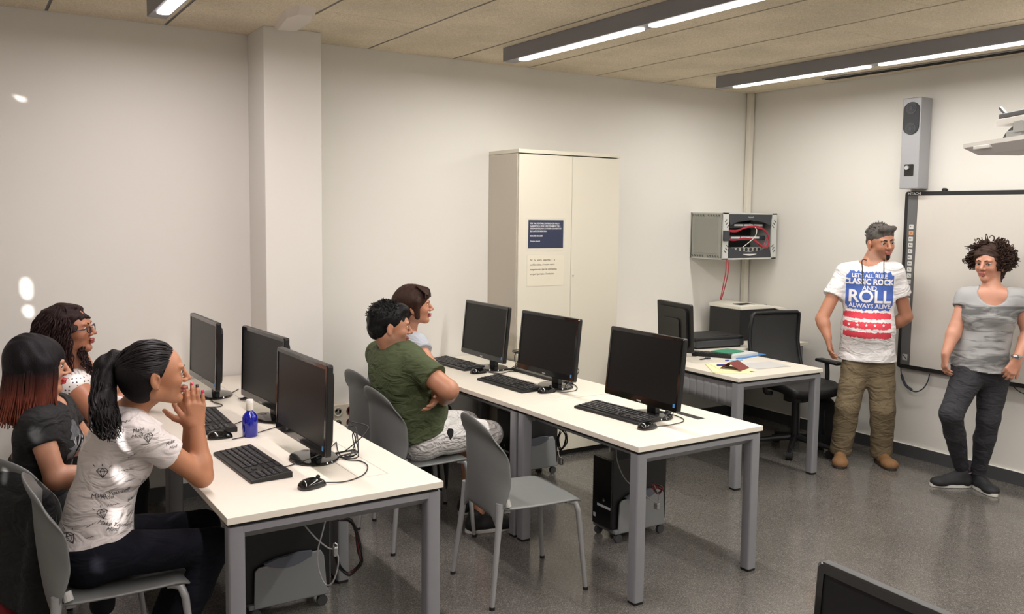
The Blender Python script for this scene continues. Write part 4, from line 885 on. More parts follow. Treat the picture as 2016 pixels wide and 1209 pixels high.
def skin_col(h, base, lip=(150, 80, 72), beard=None, extra=None, lips=True):
    B = lin(base); Lp = lin(lip)
    def f(P):
        x, y, z = h.loc(P); c = np.tile(B, (len(P), 1)); head = (z > -0.13) & (np.abs(y) < 0.1) & (x > -0.12) & (x < 0.14)
        def blend(m, col): nonlocal c; m = (np.clip(m, 0, 1) * head)[:, None]; c = c * (1 - m) + col * m
        if beard is not None:
            q = np.clip((-0.028 - z) / 0.02, 0, 1) * np.clip((x + 0.03) / 0.03, 0, 1) * np.clip((z + 0.118) / 0.02, 0, 1); blend(q * 0.42, lin(beard))
        ck = np.exp(-(((y.__abs__() - 0.038) / 0.02) ** 2 + ((z + 0.025) / 0.022) ** 2)) * (x > 0.03); blend(ck * 0.25, B * np.array([1.12, 0.82, 0.8]))
        if lips:
            m = np.exp(-((np.abs(y) / 0.023) ** 4 + ((z + 0.0575) / 0.0125) ** 4)) * (x > 0.082); blend(m * 1.3, Lp)
        lidm = np.exp(-(((np.abs(y) - 0.031) / 0.018) ** 2 + ((z - 0.002) / 0.012) ** 2)) * (x > 0.06); blend(lidm * 0.35, B * 0.62)
        if extra: c = extra(P, c, h)
        return c
    return f
def skin_mat():
    m = mat('skin', (200, 150, 120), 0.45, var=0.04, vscale=40, bump=0.12, bscale=350, attr='col')
    b = m.node_tree.nodes['Principled BSDF']; b.inputs['Subsurface Weight'].default_value = 0.12; b.inputs['Subsurface Radius'].default_value = (0.01, 0.004, 0.002); b.inputs['Subsurface Scale'].default_value = 0.5
    return m
SKIN = skin_mat()
def add_hand(F, w, d, n, side, curl=(0.5, 0.6, 0.4), k=1.0, spread=0.012, thumb=(0.7, 0.35), kb=0.008, tips=None, fin=None, thick=1.0):
    """w wrist, d wrist->knuckles, n out of the palm; side=+1/-1 picks the thumb side (cross(d,n)*side)"""
    w, d = vv(w), unit(d); n = unit(vv(n) - (vv(n) @ d) * d); t = np.cross(d, n) * side
    R = 0.0095 * k
    offs = [0.030, 0.010, -0.010, -0.029]; plen = [0.092, 0.095, 0.090, 0.082]; fl = [0.070, 0.078, 0.072, 0.056]; rr = [1.0, 1.03, 0.98, 0.86]
    F.cone(w - d * 0.01, w + d * 0.03 * k, 0.024 * k, 0.026 * k, 0.012, (n, 0.66))
    out = []
    for i in range(4):
        kn = w + d * plen[i] * k + t * offs[i] * k
        F.cone(w + d * 0.018 * k + t * offs[i] * 0.45 * k, kn, 0.0155 * k * thick, 0.0125 * k * rr[i] * thick, 0.012)
        cu = fin[i] if fin else curl; p = kn; dd = d + t * (offs[i] / 0.03) * spread * 6; dd = unit(dd); ang = 0
        for j, (ln, r0, r1) in enumerate(((0.48, 1.0, .93), (0.30, .93, .86), (0.24, .86, .70))):
            ang += cu[j]; q = p + (dd * math.cos(ang) + n * math.sin(ang)) * fl[i] * ln * k
            F.cone(p, q, R * r0 * rr[i], R * r1 * rr[i], kb if j == 0 else 0.003); p = q
        out.append((q, (dd * math.cos(ang) + n * math.sin(ang)), (-dd * math.sin(ang) + n * math.cos(ang)) * -1))
    b0 = w + d * 0.022 * k + t * 0.020 * k; td = unit(d * math.cos(thumb[0]) + t * math.sin(thumb[0]) + n * thumb[1])
    b1 = b0 + td * 0.045 * k; td2 = unit(td + d * 0.45); b2 = b1 + td2 * 0.033 * k; b3 = b2 + unit(td2 + d * 0.25) * 0.026 * k
    F.cone(b0, b1, 0.0175 * k, 0.013 * k, 0.014); F.cone(b1, b2, 0.012 * k, 0.011 * k, 0.004); F.cone(b2, b3, 0.011 * k, 0.0085 * k, 0.003)
    out.append((b3, unit(b3 - b2), -n))
    return out
def arm(F, sh, el, wr, r=(0.050, 0.041, 0.042, 0.026), k=0.02):
    m = lerp(el, wr, 0.28); F.cone(sh, el, r[0], r[1], k); F.cone(el, m, r[1] * 0.98, r[2], k); F.cone(m, wr, r[2], r[3], k)
def shoe(root, ankle, toe_dir, L=0.27, mat_=None, sole=None, W=0.047, zt=0.0, lab=None, heel=0.075):
    a = vv(ankle); d = unit((toe_dir[0], toe_dir[1], 0)); s = np.array([-d[1], d[0], 0]); z0 = zt
    h = vv((a[0], a[1], z0)) - d * heel; o = lambda x, y, z: h + d * x + s * y + np.array([0, 0, z])
    F = Field(o(0, 0, 0) - 0.36, o(0, 0, 0) + 0.36, 0.005); fl = ((0, 0, 1), 0.75)
    F.cone(o(0.04, 0, 0.045), o(0.11, 0, 0.045), 0.040, 0.040, 0.02); F.cone(o(0.11, 0, 0.04), o(L - 0.055, 0.006, 0.032), 0.041, W, 0.02, ((0, 0, 1), 0.7)); F.cone(o(L - .07, 0, 0.032), o(L - 0.045, 0, 0.030), W, 0.042, 0.02, ((0, 0, 1), 0.72))
    F.cone(o(0.045, 0, 0.05), o(0.055, 0, 0.095), 0.040, 0.040, 0.02); F.cone(o(0.07, 0, 0.09), o(0.16, 0, 0.055), 0.032, 0.03, 0.025)
    F.plane((0, 0, z0 + 0.012), (0, 0, -1))
    up = F.mesh('shoe', mat_); kid(up, root)
    pts = [o(L * 0.5 + (L * 0.5 + 0.002) * math.cos(t), 0, 0) + s * ((W + 0.001) * math.sin(t) * (1.0 if math.cos(t) > -0.2 else 0.86)) for t in [2 * PI * i / 32 for i in range(32)]]
    pts = [o(L * 0.5 + (L * 0.5 + 0.002) * math.copysign(abs(math.cos(t)) ** 0.8, math.cos(t)), math.copysign(abs(math.sin(t)) ** 0.8, math.sin(t)) * W * (0.9 + 0.12 * math.cos(t)), 0) for t in [2 * PI * i / 40 for i in range(40)]]
    b = MB(); b.prism([(p[0], p[1]) for p in pts], z0 + 0.001, z0 + 0.022); so = b.build('sole', sole, bevel=0.003); so.parent = up
    return up, o
def bvh(o):
    me = o.data; n = len(me.vertices); co = np.empty(n * 3, np.float32); me.vertices.foreach_get('co', co)
    pol = np.empty(len(me.polygons) * 4, np.int32); me.loops.foreach_get('vertex_index', pol)
    return BVHTree.FromPolygons(co.reshape(-1, 3).tolist(), pol.reshape(-1, 4).tolist())
def drape(name, bm, M4, tree, m, parent, off=0.0018, cut=0.006, keep=None):
    """lay a flat design on a garment: subdivide, then move every vertex along the frame's normal to the cloth"""
    bmesh.ops.triangulate(bm, faces=bm.faces[:])
    for _ in range(5):
        es = [e for e in bm.edges if e.calc_length() > cut]
        if not es: break
        bmesh.ops.subdivide_edges(bm, edges=es, cuts=1); bmesh.ops.triangulate(bm, faces=[f for f in bm.faces if len(f.verts) > 3])
    n = M4.to_3x3() @ Vector((0, 0, 1)); dead = []
    for v in bm.verts:
        p = M4 @ v.co; h = tree.ray_cast(p + n * 0.25, -n, 0.6)
        if h[0] is None: dead.append(v)
        else: v.co = h[0] + n * off
    bmesh.ops.delete(bm, geom=dead, context='VERTS')
    me = bpy.data.meshes.new(name); bm.to_mesh(me); bm.free(); me.materials.append(m)
    o = bpy.data.objects.new(name, me); COL.objects.link(o); kid(o, parent); return o
def polys_bm(polys):
    bm = bmesh.new()
    for p in polys:
        try: bm.faces.new([bm.verts.new((x, y, 0)) for x, y in p])
        except ValueError: pass
    return bm
def strokes_bm(lines, w):
    bm = bmesh.new()
    for l in lines:
        for (x0, y0), (x1, y1) in zip(l[:-1], l[1:]):
            L = math.hypot(x1 - x0, y1 - y0) + 1e-9; nx, ny = -(y1 - y0) / L * w, (x1 - x0) / L * w
            bm.faces.new([bm.verts.new(p) for p in ((x0 + nx, y0 + ny, 0), (x0 - nx, y0 - ny, 0), (x1 - nx, y1 - ny, 0), (x1 + nx, y1 + ny, 0))])
    return bm
def person(label, loc):
    return thing('person', label, 'person', loc)
def locks(name, root, paths, radii, m, n=7, colf=None):
    b = MB()
    for p, r in zip(paths, radii):
        q = bez(p, 6); k = len(q); b.tube(q, [r * (0.55 + 0.45 * math.sin(PI * min(1, 0.12 + i / k))) for i in range(k)], n)
    o = b.build(name, m, smooth=180)
    if colf is not None:
        me = o.data; P = np.empty(len(me.vertices) * 3, np.float32); me.vertices.foreach_get('co', P); P = P.reshape(-1, 3)
        c = np.ones((len(P), 4), np.float32); c[:, :3] = colf(P); at = me.color_attributes.new('col', 'FLOAT_COLOR', 'POINT'); at.data.foreach_set('color', c.ravel())
    return kid(o, root)
def hair_mat(name, rgb, attr=None, rough=0.55): return mat(name, rgb, rough, spec=0.18, var=0.45, vscale=9, bump=0.8, bscale=60, stretch=(6, 6, 1.2), attr=attr)

# ---------------------------------------------------------------- people
def torso_frame(J):
    side = unit(J['shL'] - J['shR']); mid = (J['shL'] + J['shR']) / 2; sp = unit(mid - J['pel']); f = unit(np.cross(side, sp)); return mid, side, sp, f
def body(F, J, w=1.0, k=0.03, armr=1.0, legr=1.0, neckr=0.052, legs=True):
    mid, sd, sp, f = torso_frame(J); pel = J['pel']; ch = lerp(mid, pel, 0.30); wa = lerp(mid, pel, 0.68)
    F.cone(J['shR'], J['shL'], 0.048 * armr, None, k); F.cone(mid + sd * 0.06, mid - sd * 0.06, 0.060 * w, None, 0.05); F.cone(ch, wa, 0.135 * w, 0.118 * w, k, (f, 0.68)); F.cone(wa, pel, 0.118 * w, 0.150 * w, k, (f, 0.7)); F.cone(lerp(mid, pel, 0.1), ch, 0.105 * w, 0.13 * w, k, (f, 0.66))
    h = J['head']; nb = mid + sp * 0.02
    F.cone(nb, h.p(-0.018, 0, -0.045), neckr * 1.08, neckr, 0.025); F.cone(nb - sp * 0.01 + sd * 0.03, J['shL'], 0.042, 0.04, 0.04); F.cone(nb - sp * 0.01 - sd * 0.03, J['shR'], 0.042, 0.04, 0.04)
    r = [x * armr for x in (0.047, 0.040, 0.040, 0.026)]
    for s in 'RL':
        if 'el' + s in J: arm(F, J['sh' + s], J['el' + s], J['wr' + s], r)
        if legs and 'kn' + s in J:
            q = 0.085 * (1 if s == 'L' else -1); hp = J.get('hp' + s, pel + sd * q)
            F.cone(hp, J['kn' + s], 0.075 * legr, 0.052 * legr, 0.03); F.cone(J['kn' + s], J['an' + s], 0.050 * legr, 0.034, 0.03)
def shirt(root, J, m, name='t_shirt', w=1.0, hem=0.0, slv=0.55, slr=0.062, neck=0.072, scoop=0.0, bust=0.0, belly=0.0, wr=(0.004, 3), h=0.006, hemdir=None, flare=0.0, armr=1.0, colf=None, flat=0.72, carve=0.012, nback=0.0, wsc=16.0, hipoff=(0, 0, 0)):
    mid, sd, sp, f = torso_frame(J); pel = J['pel'] + vv(hipoff); pts = np.array([J['shR'], J['shL'], pel, mid, J['elR'], J['elL']])
    F = Field(pts.min(0) - 0.26, pts.max(0) + 0.22, h)
    ch = lerp(mid, pel, 0.30); wa = lerp(mid, pel, 0.66)
    F.cone(J['shR'] - sp * 0.008, J['shL'] - sp * 0.008, 0.054 * armr, None, 0.04); F.cone(lerp(mid, pel, 0.12), ch, 0.125 * w, 0.148 * w, 0.03, (f, flat)); F.cone(ch, wa, 0.150 * w, 0.140 * w * (1 + belly * 0.5), 0.03, (f, flat)); F.cone(wa, pel - vv((0, 0, 0.03 + max(0.02, hem))) + f * 0.01, 0.140 * w * (1 + belly * 0.5), 0.165 * w * (1 + flare), 0.04, (f, flat + 0.03))
    if bust:
        for s in (-1, 1): F.ell(ch + f * 0.075 * w + sd * s * 0.072, (0.062 * bust, 0.062 * bust, 0.060 * bust), None, 0.05)
    if belly: F.ell(wa + f * 0.05 - sp * 0.02, (0.12 * w, 0.13 * w, 0.13), (f, sd, sp), 0.07)
    F.cone(mid + sp * 0.025 + sd * 0.045, J['shL'] - sp * 0.004, 0.045, 0.052, 0.05); F.cone(mid + sp * 0.025 - sd * 0.045, J['shR'] - sp * 0.004, 0.045, 0.052, 0.05); F.cone(J['shR'] * .75 + J['shL'] * .25 - sp * 0.05, J['shR'] * .25 + J['shL'] * .75 - sp * 0.05, 0.085 * w, None, 0.06)
    G = Field(pts.min(0) - 0.26, pts.max(0) + 0.22, h); G.lo = F.lo; G.n = F.n
    F2 = Field(F.lo, F.lo + (F.n - 1) * h, h); F2.d = np.full(F.n, 0.05, np.float32); F2.n = F.n
    for s in 'RL':
        a, b = J['sh' + s], J['el' + s]; e = lerp(a, b, slv); u = unit(b - a)
        S = Field(F.lo, F.lo + (F.n - 1) * h, h); S.d = np.full(F.n, 0.05, np.float32); S.n = F.n
        S.cone(a, e + u * 0.05, 0.057 * armr, slr, 0.02); S.plane(e, u)
        S.cone(e + u * (slr - 0.030), e + u * (slr + 0.05), slr - max(0.009, carve * 0.6), None, 0.0, op='s')
        F2.d = np.minimum(F2.d, S.d)
    if wr[0]: F.wrinkle(wr[0], wr[1], wsc); F2.wrinkle(wr[0] * 0.8, wr[1] + 1, wsc)
    hd = unit(hemdir if hemdir is not None else -sp); hp = pel + vv((0, 0, 0)) - sp * hem
    F.plane(hp, hd)
    c = F.d; d2 = F2.d; k = 0.03; q = np.clip(0.5 + 0.5 * (c - d2) / k, 0, 1); F.d = c + (d2 - c) * q - k * q * (1 - q) * (np.minimum(c, d2) < 0.03)
    hn = J['head']; nb = mid + sp * 0.045
    F.cone(nb + f * 0.012 + sp * 0.03, nb + sp * 0.14 + f * 0.03, neck, neck * 1.1, 0.0, op='s')
    if scoop: F.ell(nb + f * 0.09 + sp * (0.03 - scoop * 0.4), (0.09, neck * 1.12, 0.04 + scoop * 1.1), (f, sd, sp), 0.01, 's')
    # inner hollow at the hem
    F.cone(hp + hd * 0.13, hp + hd * 0.2, 0.150 * w * (1 + flare), None, 0.0, (f, flat), op='s')
    o = F.mesh(name, m, colf=colf); kid(o, root); return o
def trousers(root, J, m, name='trousers', w=1.0, top=0.05, r=(0.092, 0.066, 0.060, 0.05), ankcut=0.03, wr=(0.004, 5), h=0.006, length=1.0, open_=0.0):
    mid, sd, sp, f = torso_frame(J); pel = J['pel']; pts = np.array([pel, J['knR'], J['knL'], J['anR'], J['anL']])
    F = Field(pts.min(0) - 0.2, pts.max(0) + 0.2, h); F.cone(pel - sd * 0.03, pel + sd * 0.03, 0.125 * w, None, 0.04, (f, 0.84)); F.cone(pel, pel + sp * 0.12, 0.138 * w, 0.130 * w, 0.03, (f, 0.72))
    for s, sg in (('R', -1), ('L', 1)):
        hp = J.get('hp' + s, pel + sd * 0.085 * sg); kn = J['kn' + s]; an = J['an' + s]; F.cone(hp, kn, r[0] * w, r[1] * w, 0.035)
        if length >= 1:
            m_ = lerp(kn, an, 0.35); F.cone(kn, m_, r[1] * w, r[2] * w, 0.02); F.cone(m_, an, r[2] * w, r[3] * w, 0.02)
            u = unit(an - kn); F.cone(an + u * (ankcut + 0.12), an + u * 0.4, 0.12, 0.12, 0.0, op='s')
        else:
            u = unit(kn - hp); F.cone(kn + u * 0.21, kn + u * 0.5, 0.15, 0.15, 0.0, op='s')
    F.cone(J.get('hpR', pel - sd * 0.085), J.get('hpL', pel + sd * 0.085), 0.088 * w, None, 0.03)
    if wr[0]: F.wrinkle(wr[0] * 0.7, wr[1], 17.0, (1, 1, 0.8))
    seated = abs(J['knR'][2] - pel[2]) < 0.2; F.plane(pel + sp * top, sp - f * (0.55 if seated else 0)); o = F.mesh(name, m); kid(o, root); return o
def skin(root, J, base, h, lo_pad=0.12, hands=(), fem=True, face=None, body_kw=None, color_kw=None, crop=None, extra=None):
    P = [v for k_, v in J.items() if k_ != 'head'] + [J['head'].c]; P = np.array(P)
    F = Field(P.min(0) - lo_pad - 0.05, P.max(0) + 0.16, h)
    body(F, J, **(body_kw or {})); add_head(F, J['head'], fem, **(face or {}))
    tips = [add_hand(F, **hd) for hd in hands]
    if extra: extra(F)
    o = F.mesh('body', SKIN, colf=skin_col(J['head'], base, **(color_kw or {}))); kid(o, root); return o, tips
TEE_COT = lambda name, rgb: mat(name, rgb, 0.85, var=0.06, vscale=14, bump=0.2, bscale=500, fold=0.75)

# ===== woman with ponytail, nearest the camera =====
R1 = person('woman with black ponytail and white printed t-shirt, elbows on the desk, hands at her mouth', (-5.6, -2.2, 0))
h1 = Head((-5.398, -2.319, 1.193), (1, -0.06, 0.02), (-0.04, 0, 1), 1.03)
J1 = dict(head=h1, shR=vv((-5.476, -2.382, 1.015)), pel=vv((-5.61, -2.17, 0.555)), elR=vv((-5.243, -2.313, 0.802)), wrR=vv((-5.252, -2.289, 0.983)), knR=vv((-5.20, -2.30, 0.53)), anR=vv((-5.40, -2.30, 0.10)), knL=vv((-5.19, -2.08, 0.53)), anL=vv((-5.38, -2.06, 0.10)))
J1['shL'] = J1['shR'] + vv((-0.02, 0.33, 0.0)); J1['elL'] = vv((-5.228, -2.085, 0.806)); J1['wrL'] = vv((-5.256, -2.193, 0.970))
hr = dict(w=J1['wrR'], d=vv((-0.03, 0.0, 1.0)), n=(0.05, 1, 0.0), side=1, fin=[(0.12, 0.25, 0.2), (0.05, 0.2, 0.15), (0.05, 0.2, 0.15), (0.02, 0.1, 0.1)], k=0.90, spread=0.0, thumb=(0.9, 0.6), kb=0.004)
hl = dict(w=J1['wrL'], d=vv((-0.10, -0.02, 1.0)), n=(0.05, -1, 0.0), side=-1, fin=[(0.3, 0.7, 0.5), (0.3, 0.7, 0.5), (0.25, 0.6, 0.5), (0.2, 0.5, 0.4)], k=0.9, thumb=(1.1, 0.2), kb=0.004)
b1, tips1 = skin(R1, J1, (174, 120, 88), 0.0035, hands=(hr, hl), face=dict(nose=0.95, cheek=1.05), color_kw=dict(lip=(160, 92, 84)), body_kw=dict(w=0.9, armr=0.94, neckr=0.047))
face_parts(R1, h1, iris=(40, 26, 18), brow=(30, 22, 20))
for i in range(4):
    for T, r_ in ((tips1[0], (205, 30, 75)),):
        p, d_, bn = T[i]; n_ = unit(bn); ax_ = unit(d_); sd_ = np.cross(ax_, n_)
        nm = mat('nail_dark', (40, 16, 20), 0.25, coat=0.5) if i == 2 else mat('nail_pink', r_, 0.25, coat=0.5)
        b = MB(); b.grid(lambda u, v: Vector(p + ax_ * (0.010 * u - 0.004) + sd_ * 0.0052 * math.sin((v - .5) * 2.4) + n_ * (0.0072 * math.cos((v - .5) * 2.4) + 0.0008)), 6, 8)
        kid(b.build('fingernail', nm, smooth=180, solid=0.001), R1)
W1 = TEE_COT('white_printed_cotton', (214, 207, 204))
s1 = shirt(R1, J1, W1, w=0.90, hem=0.005, slv=0.50, slr=0.058, neck=0.066, bust=0.75, wr=(0.0045, 11), h=0.005, flare=0.24, hemdir=(0.02, 0, -1), armr=0.96, flat=0.80, wsc=15)
t1 = trousers(R1, J1, mat('navy_denim', (15, 16, 25), 0.9, var=0.15, vscale=40, bump=0.2, fold=0.5, spec=0.2), name='jeans', w=0.95, top=0.08)
INK = mat('print_black', (48, 46, 50), 0.8); tr1 = bvh(s1)
vw = unit(vv(h1.c) - vv((-5.97, -5.57, 1.6))); sx_ = Vector((1, 0.02, 0.0))
def d1(px, up_, kind, sc=1.0, rot=0.0):
    o = Vector(px); x_ = Vector((math.cos(rot), 0, math.sin(rot))); y_ = Vector((-math.sin(rot), 0, math.cos(rot))); M = frame4(o + Vector((0, -0.1, 0)), x_, y_)
    if kind == 'gem':
        g = 0.017 * sc; L = [[(-g, .4 * g), (-.55 * g, g), (.55 * g, g), (g, .4 * g), (0, -g), (-g, .4 * g), (g, .4 * g)], [(-.4 * g, .4 * g), (0, g), (.4 * g, .4 * g), (0, -g), (-.4 * g, .4 * g)], [(-1.2 * g, 1.2 * g), (-1.5 * g, 1.6 * g)], [(0, 1.4 * g), (0, 1.9 * g)], [(1.2 * g, 1.2 * g), (1.5 * g, 1.6 * g)]]
        drape('print', strokes_bm(L, 0.0009 * sc), M, tr1, INK, s1)
    elif kind == 'squig':
        L = [[(-.02 * sc + .005 * sc * i, .003 * sc * math.sin(i * 2.3)) for i in range(9)]]; drape('print', strokes_bm(L, 0.0007), M, tr1, INK, s1)
    else: drape('print', text_bm(kind, 0.021 * sc, 0.35), M, tr1, INK, s1)
for px, kd, sc, ro in (((-5.477, -2.345, 1.032), 'Make', .85, 0.15), ((-5.483, -2.342, 1.012), 'Mind', .85, 0.0), ((-5.445, -2.368, 0.999), 'gem', .95, 0.0), ((-5.368, -2.360, 0.964), 'Make', .75, 0.1), ((-5.359, -2.368, 0.947), 'Mind', .7, 0.0), ((-5.576, -2.358, 0.869), 'gem', 1, 0.0),
                       ((-5.552, -2.381, 0.792), 'Make Yourself', 1, 0.1), ((-5.564, -2.374, 0.780), 'Mind', 1, 0.0), ((-5.578, -2.371, 0.723), 'gem', 1, 0.2), ((-5.537, -2.402, 0.677), 'Make Yourself', 1, -0.35), ((-5.549, -2.395, 0.663), 'Mind', 1, -0.2), ((-5.435, -2.453, 0.808), 'gem', .8, 0.1),
                       ((-5.499, -2.405, 0.875), 'squig', 1, 0), ((-5.492, -2.414, 0.833), 'squig', .8, 0.2), ((-5.486, -2.426, 0.755), 'xx', 1, 0.2), ((-5.539, -2.393, 0.751), 'squig', .8, 0), ((-5.453, -2.424, 0.979), 'squig', .8, 0), ((-5.535, -2.371, 0.990), 'squig', .9, 0.4), ((-5.614, -2.352, 0.688), 'squig', .8, 0.6), ((-5.676, -2.259, 0.638), 'gem', 1, 0.5), ((-5.621, -2.352, 0.645), 'squig', .7, 0.2), ((-5.485, -2.432, 0.699), 'squig', .8, .3), ((-5.516, -2.376, 1.057), 'squig', .9, .3), ((-5.489, -2.406, 0.934), 'squig', .9, 0.9)):
    d1(px, None, kd, sc, ro)
# hair pulled back
HB = hair_mat('hair_black', (22, 18, 19))
F = Field(h1.c - 0.2, h1.c + 0.2, 0.0035); ax = (h1.f, h1.l, h1.u)
F.ell(h1.p(-0.020, 0, 0.032), (0.100, 0.081, 0.087), ax, 0.01); F.ell(h1.p(-0.045, 0, 0.005), (0.080, 0.075, 0.080), ax, 0.02); F.ell(h1.p(-0.052, 0, -0.035), (0.055, 0.060, 0.045), ax, 0.02)
F.ell(h1.p(0.136, 0, -0.024), (0.088, 0.12, 0.090), ax, 0.012, 's'); F.cone(h1.p(0.046, -0.12, -0.046), h1.p(0.046, 0.12, -0.046), 0.050, None, 0.01, op='s'); F.ell(h1.p(-0.045, 0, -0.055), (0.045, 0.058, 0.040), ax, 0.02)
kid(F.mesh('hair', HB), R1)
HS = mat('hair_black_strands', (26, 22, 23), 0.42, var=0.35, vscale=30, spec=0.35); P_ = []; tie = vv((-0.112, 0.0, 0.022))
for k in range(260):
    th = RNG.uniform(-1.75, 1.75); el = RNG.uniform(0.0, 1.0); ua = abs(th) / 1.75 * 4; HP = [(.082, 0, .054), (.070, .045, .038), (.050, .072, -.002), (-.004, .078, -.050), (-.045, .055, -.088)]; q_ = min(3, int(ua)); a0 = lerp(HP[q_], HP[q_ + 1], ua - q_); a0[1] *= math.copysign(1, th); a1 = vv((-0.098, RNG.normal() * .006, -0.01 + RNG.normal() * .006)); pth = []
    for i in range(8):
        t = (0.12 * el + i * (1 - 0.12 * el) / 7); d_ = a0 * (1 - t) + a1 * t; d_ = d_ / np.sqrt((d_[0] / 0.1005) ** 2 + (d_[1] / 0.0815) ** 2 + (d_[2] / 0.0878) ** 2); q = d_ + vv((-0.02, 0, 0.032)); pth.append(h1.p(*q))
    P_.append(pth)
locks('hair_strands', R1, P_, [0.0019] * 260, HS, n=5)
kid(MB().tube([h1.p(-0.108, 0.012 * math.cos(a) * 0, 0.035) + 0.017 * (h1.l * math.cos(a) + h1.u * math.sin(a)) for a in [i * PI / 6 for i in range(12)]], 0.006, 8, closed=True).build('hair_tie', RUBBER, smooth=180), R1)
pt = [(-5.485, -2.258, 1.247), (-5.515, -2.239, 1.246), (-5.546, -2.247, 1.217), (-5.556, -2.280, 1.168), (-5.568, -2.337, 1.118), (-5.570, -2.401, 1.061), (-5.565, -2.431, 1.033)]
F = Field(vv(pt[4]) - 0.28, vv(pt[1]) + 0.16, 0.004)
for i in range(6): F.cone(pt[i], pt[i + 1], (0.016, 0.026, 0.034, 0.037, 0.036, 0.030)[i], (0.026, 0.034, 0.037, 0.036, 0.030, 0.008)[i], 0.02)
F.wrinkle(0.006, 17, 62, (1.3, 1.3, 0.35)); kid(F.mesh('ponytail', HB), R1)
P_, R_ = [], []
for k in range(120):
    o = unit(RNG.normal(size=3)) * 0.033; w_ = RNG.uniform(0, 6.28); e = RNG.uniform(0.8, 1.02)
    P_.append([vv(pt[0]) + o * 0.3] + [vv(p) + o * (0.75 + 0.1 * i) + vv((math.sin(w_ + i * 1.7), math.cos(w_ + i * 1.3), 0)) * 0.005 * min(i, 3) for i, p in enumerate(pt[1:6])] + [lerp(pt[5], pt[6], e) + o * 1.1]); R_.append(0.0030)
locks('ponytail_strands', R1, P_, R_, HB)
kid(MB().lathe([(0.001, 0), (0.004, 0.0), (0.005, 0.003), (0.001, 0.005)], n=14).build('earring', METALL), R1).location = h1.p(0.0, -0.086, -0.038)

# ===== woman in black, dark hair with copper ends =====
R2 = person('woman in a black printed t-shirt with long dark hair turning copper at the ends', (-5.86, -1.6, 0))
h2 = Head((-5.709, -1.595, 1.134), (1, -0.10, -0.05), (0, 0, 1), 1.02)
J2 = dict(head=h2, shR=vv((-5.728, -1.734, 0.929)), pel=vv((-5.74, -1.64, 0.57)), elR=vv((-5.677, -1.811, 0.724)), wrR=vv((-5.504, -1.800, 0.734)), knR=vv((-5.48, -1.62, 0.53)), anR=vv((-5.50, -1.6, 0.1)), knL=vv((-5.46, -1.42, 0.53)), anL=vv((-5.48, -1.4, 0.1)))
J2['shL'] = J2['shR'] + vv((0.10, 0.30, 0)); J2['elL'] = J2['shL'] + vv((0.14, 0.04, -0.24)); J2['wrL'] = J2['elL'] + vv((0.22, -0.08, 0.02))
skin(R2, J2, (192, 140, 112), 0.005, hands=(dict(w=J2['wrR'], d=(1, 0.2, 0), n=(0, 0, -1), side=-1, k=0.9), dict(w=J2['wrL'], d=(1, -0.2, 0), n=(0, 0, -1), side=1, k=0.9)), color_kw=dict(lip=(190, 30, 60)), body_kw=dict(w=0.95, armr=1.0))
face_parts(R2, h2, brow=(30, 20, 20))
s2 = shirt(R2, J2, TEE_COT('black_cotton', (21, 21, 23)), w=0.97, hem=0.05, slv=0.36, slr=0.058, bust=0.85, neck=0.058, armr=0.94, wr=(0.004, 21))
trousers(R2, J2, mat('dark_trousers', (22, 22, 26), 0.85, var=0.1))
tr2 = bvh(s2); GP = mat('grey_print', (108, 110, 116), 0.8, var=0.5, vscale=60)
def blob(r0, n, amp, sd, sx=1.0, sy=1.0):
    r = np.random.RandomState(sd); return [(sx * r0 * (1 + amp * r.uniform(-1, 1)) * math.cos(2 * PI * i / n), sy * r0 * (1 + amp * r.uniform(-1, 1)) * math.sin(2 * PI * i / n)) for i in range(n)]
mid_, sd_, sp_, f_ = torso_frame(J2); cc = lerp(mid_, J2['pel'], 0.32) + f_ * 0.15
for dx, dz, r0, sd in ((-0.02, 0.07, 0.05, 1), (0.02, -0.10, 0.06, 2), (-0.07, 0.0, 0.035, 3)):
    drape('print', polys_bm([blob(r0, 18, 0.4, sd, 1.3, 0.8)]), frame4(cc + sd_ * dx + sp_ * dz, sd_, sp_), tr2, GP, s2)
drape('print', text_bm('Wil', 0.11, 0.1, bold=0.001), frame4(cc + sp_ * 0.0, sd_, sp_), tr2, mat('print_lightgrey', (170, 172, 175), 0.8), s2, off=0.003)
zc = h2.c[2]
def ombre(P):
    t = np.clip((zc - 0.005 - P[:, 2]) / 0.10, 0, 1)[:, None]; t2 = np.clip((zc - 0.13 - P[:, 2]) / 0.08, 0, 1)[:, None]
    c = lin((24, 20, 24)) * (1 - t) + lin((112, 56, 42)) * t; return c * (1 - t2 * .6) + lin((150, 82, 58)) * t2 * .6
HO = hair_mat('hair_ombre', (60, 40, 40), attr='col')
F = Field(h2.c - 0.30, h2.c + 0.2, 0.0045); ax = (h2.f, h2.l, h2.u)
F.ell(h2.p(-0.015, 0, 0.035), (0.112, 0.098, 0.095), ax, 0.01); F.cone(h2.p(-0.045, 0, 0.02), h2.p(-0.075, 0, -0.15), 0.105, 0.085, 0.03, (h2.f, 0.72))
F.cone(h2.p(0.02, -0.075, 0.02), h2.p(0.01, -0.085, -0.13), 0.040, 0.030, 0.03); F.cone(h2.p(0.01, 0.075, 0.02), h2.p(0.0, 0.085, -0.13), 0.035, 0.03, 0.03)
F.ell(h2.p(0.135, 0.01, -0.04), (0.050, 0.075, 0.09), ax, 0.01, 's'); F.wrinkle(0.004, 5, 40, (1.5, 1.5, 0.25))
kid(F.mesh('hair', HO, colf=ombre), R2)
P_, R_ = [], []
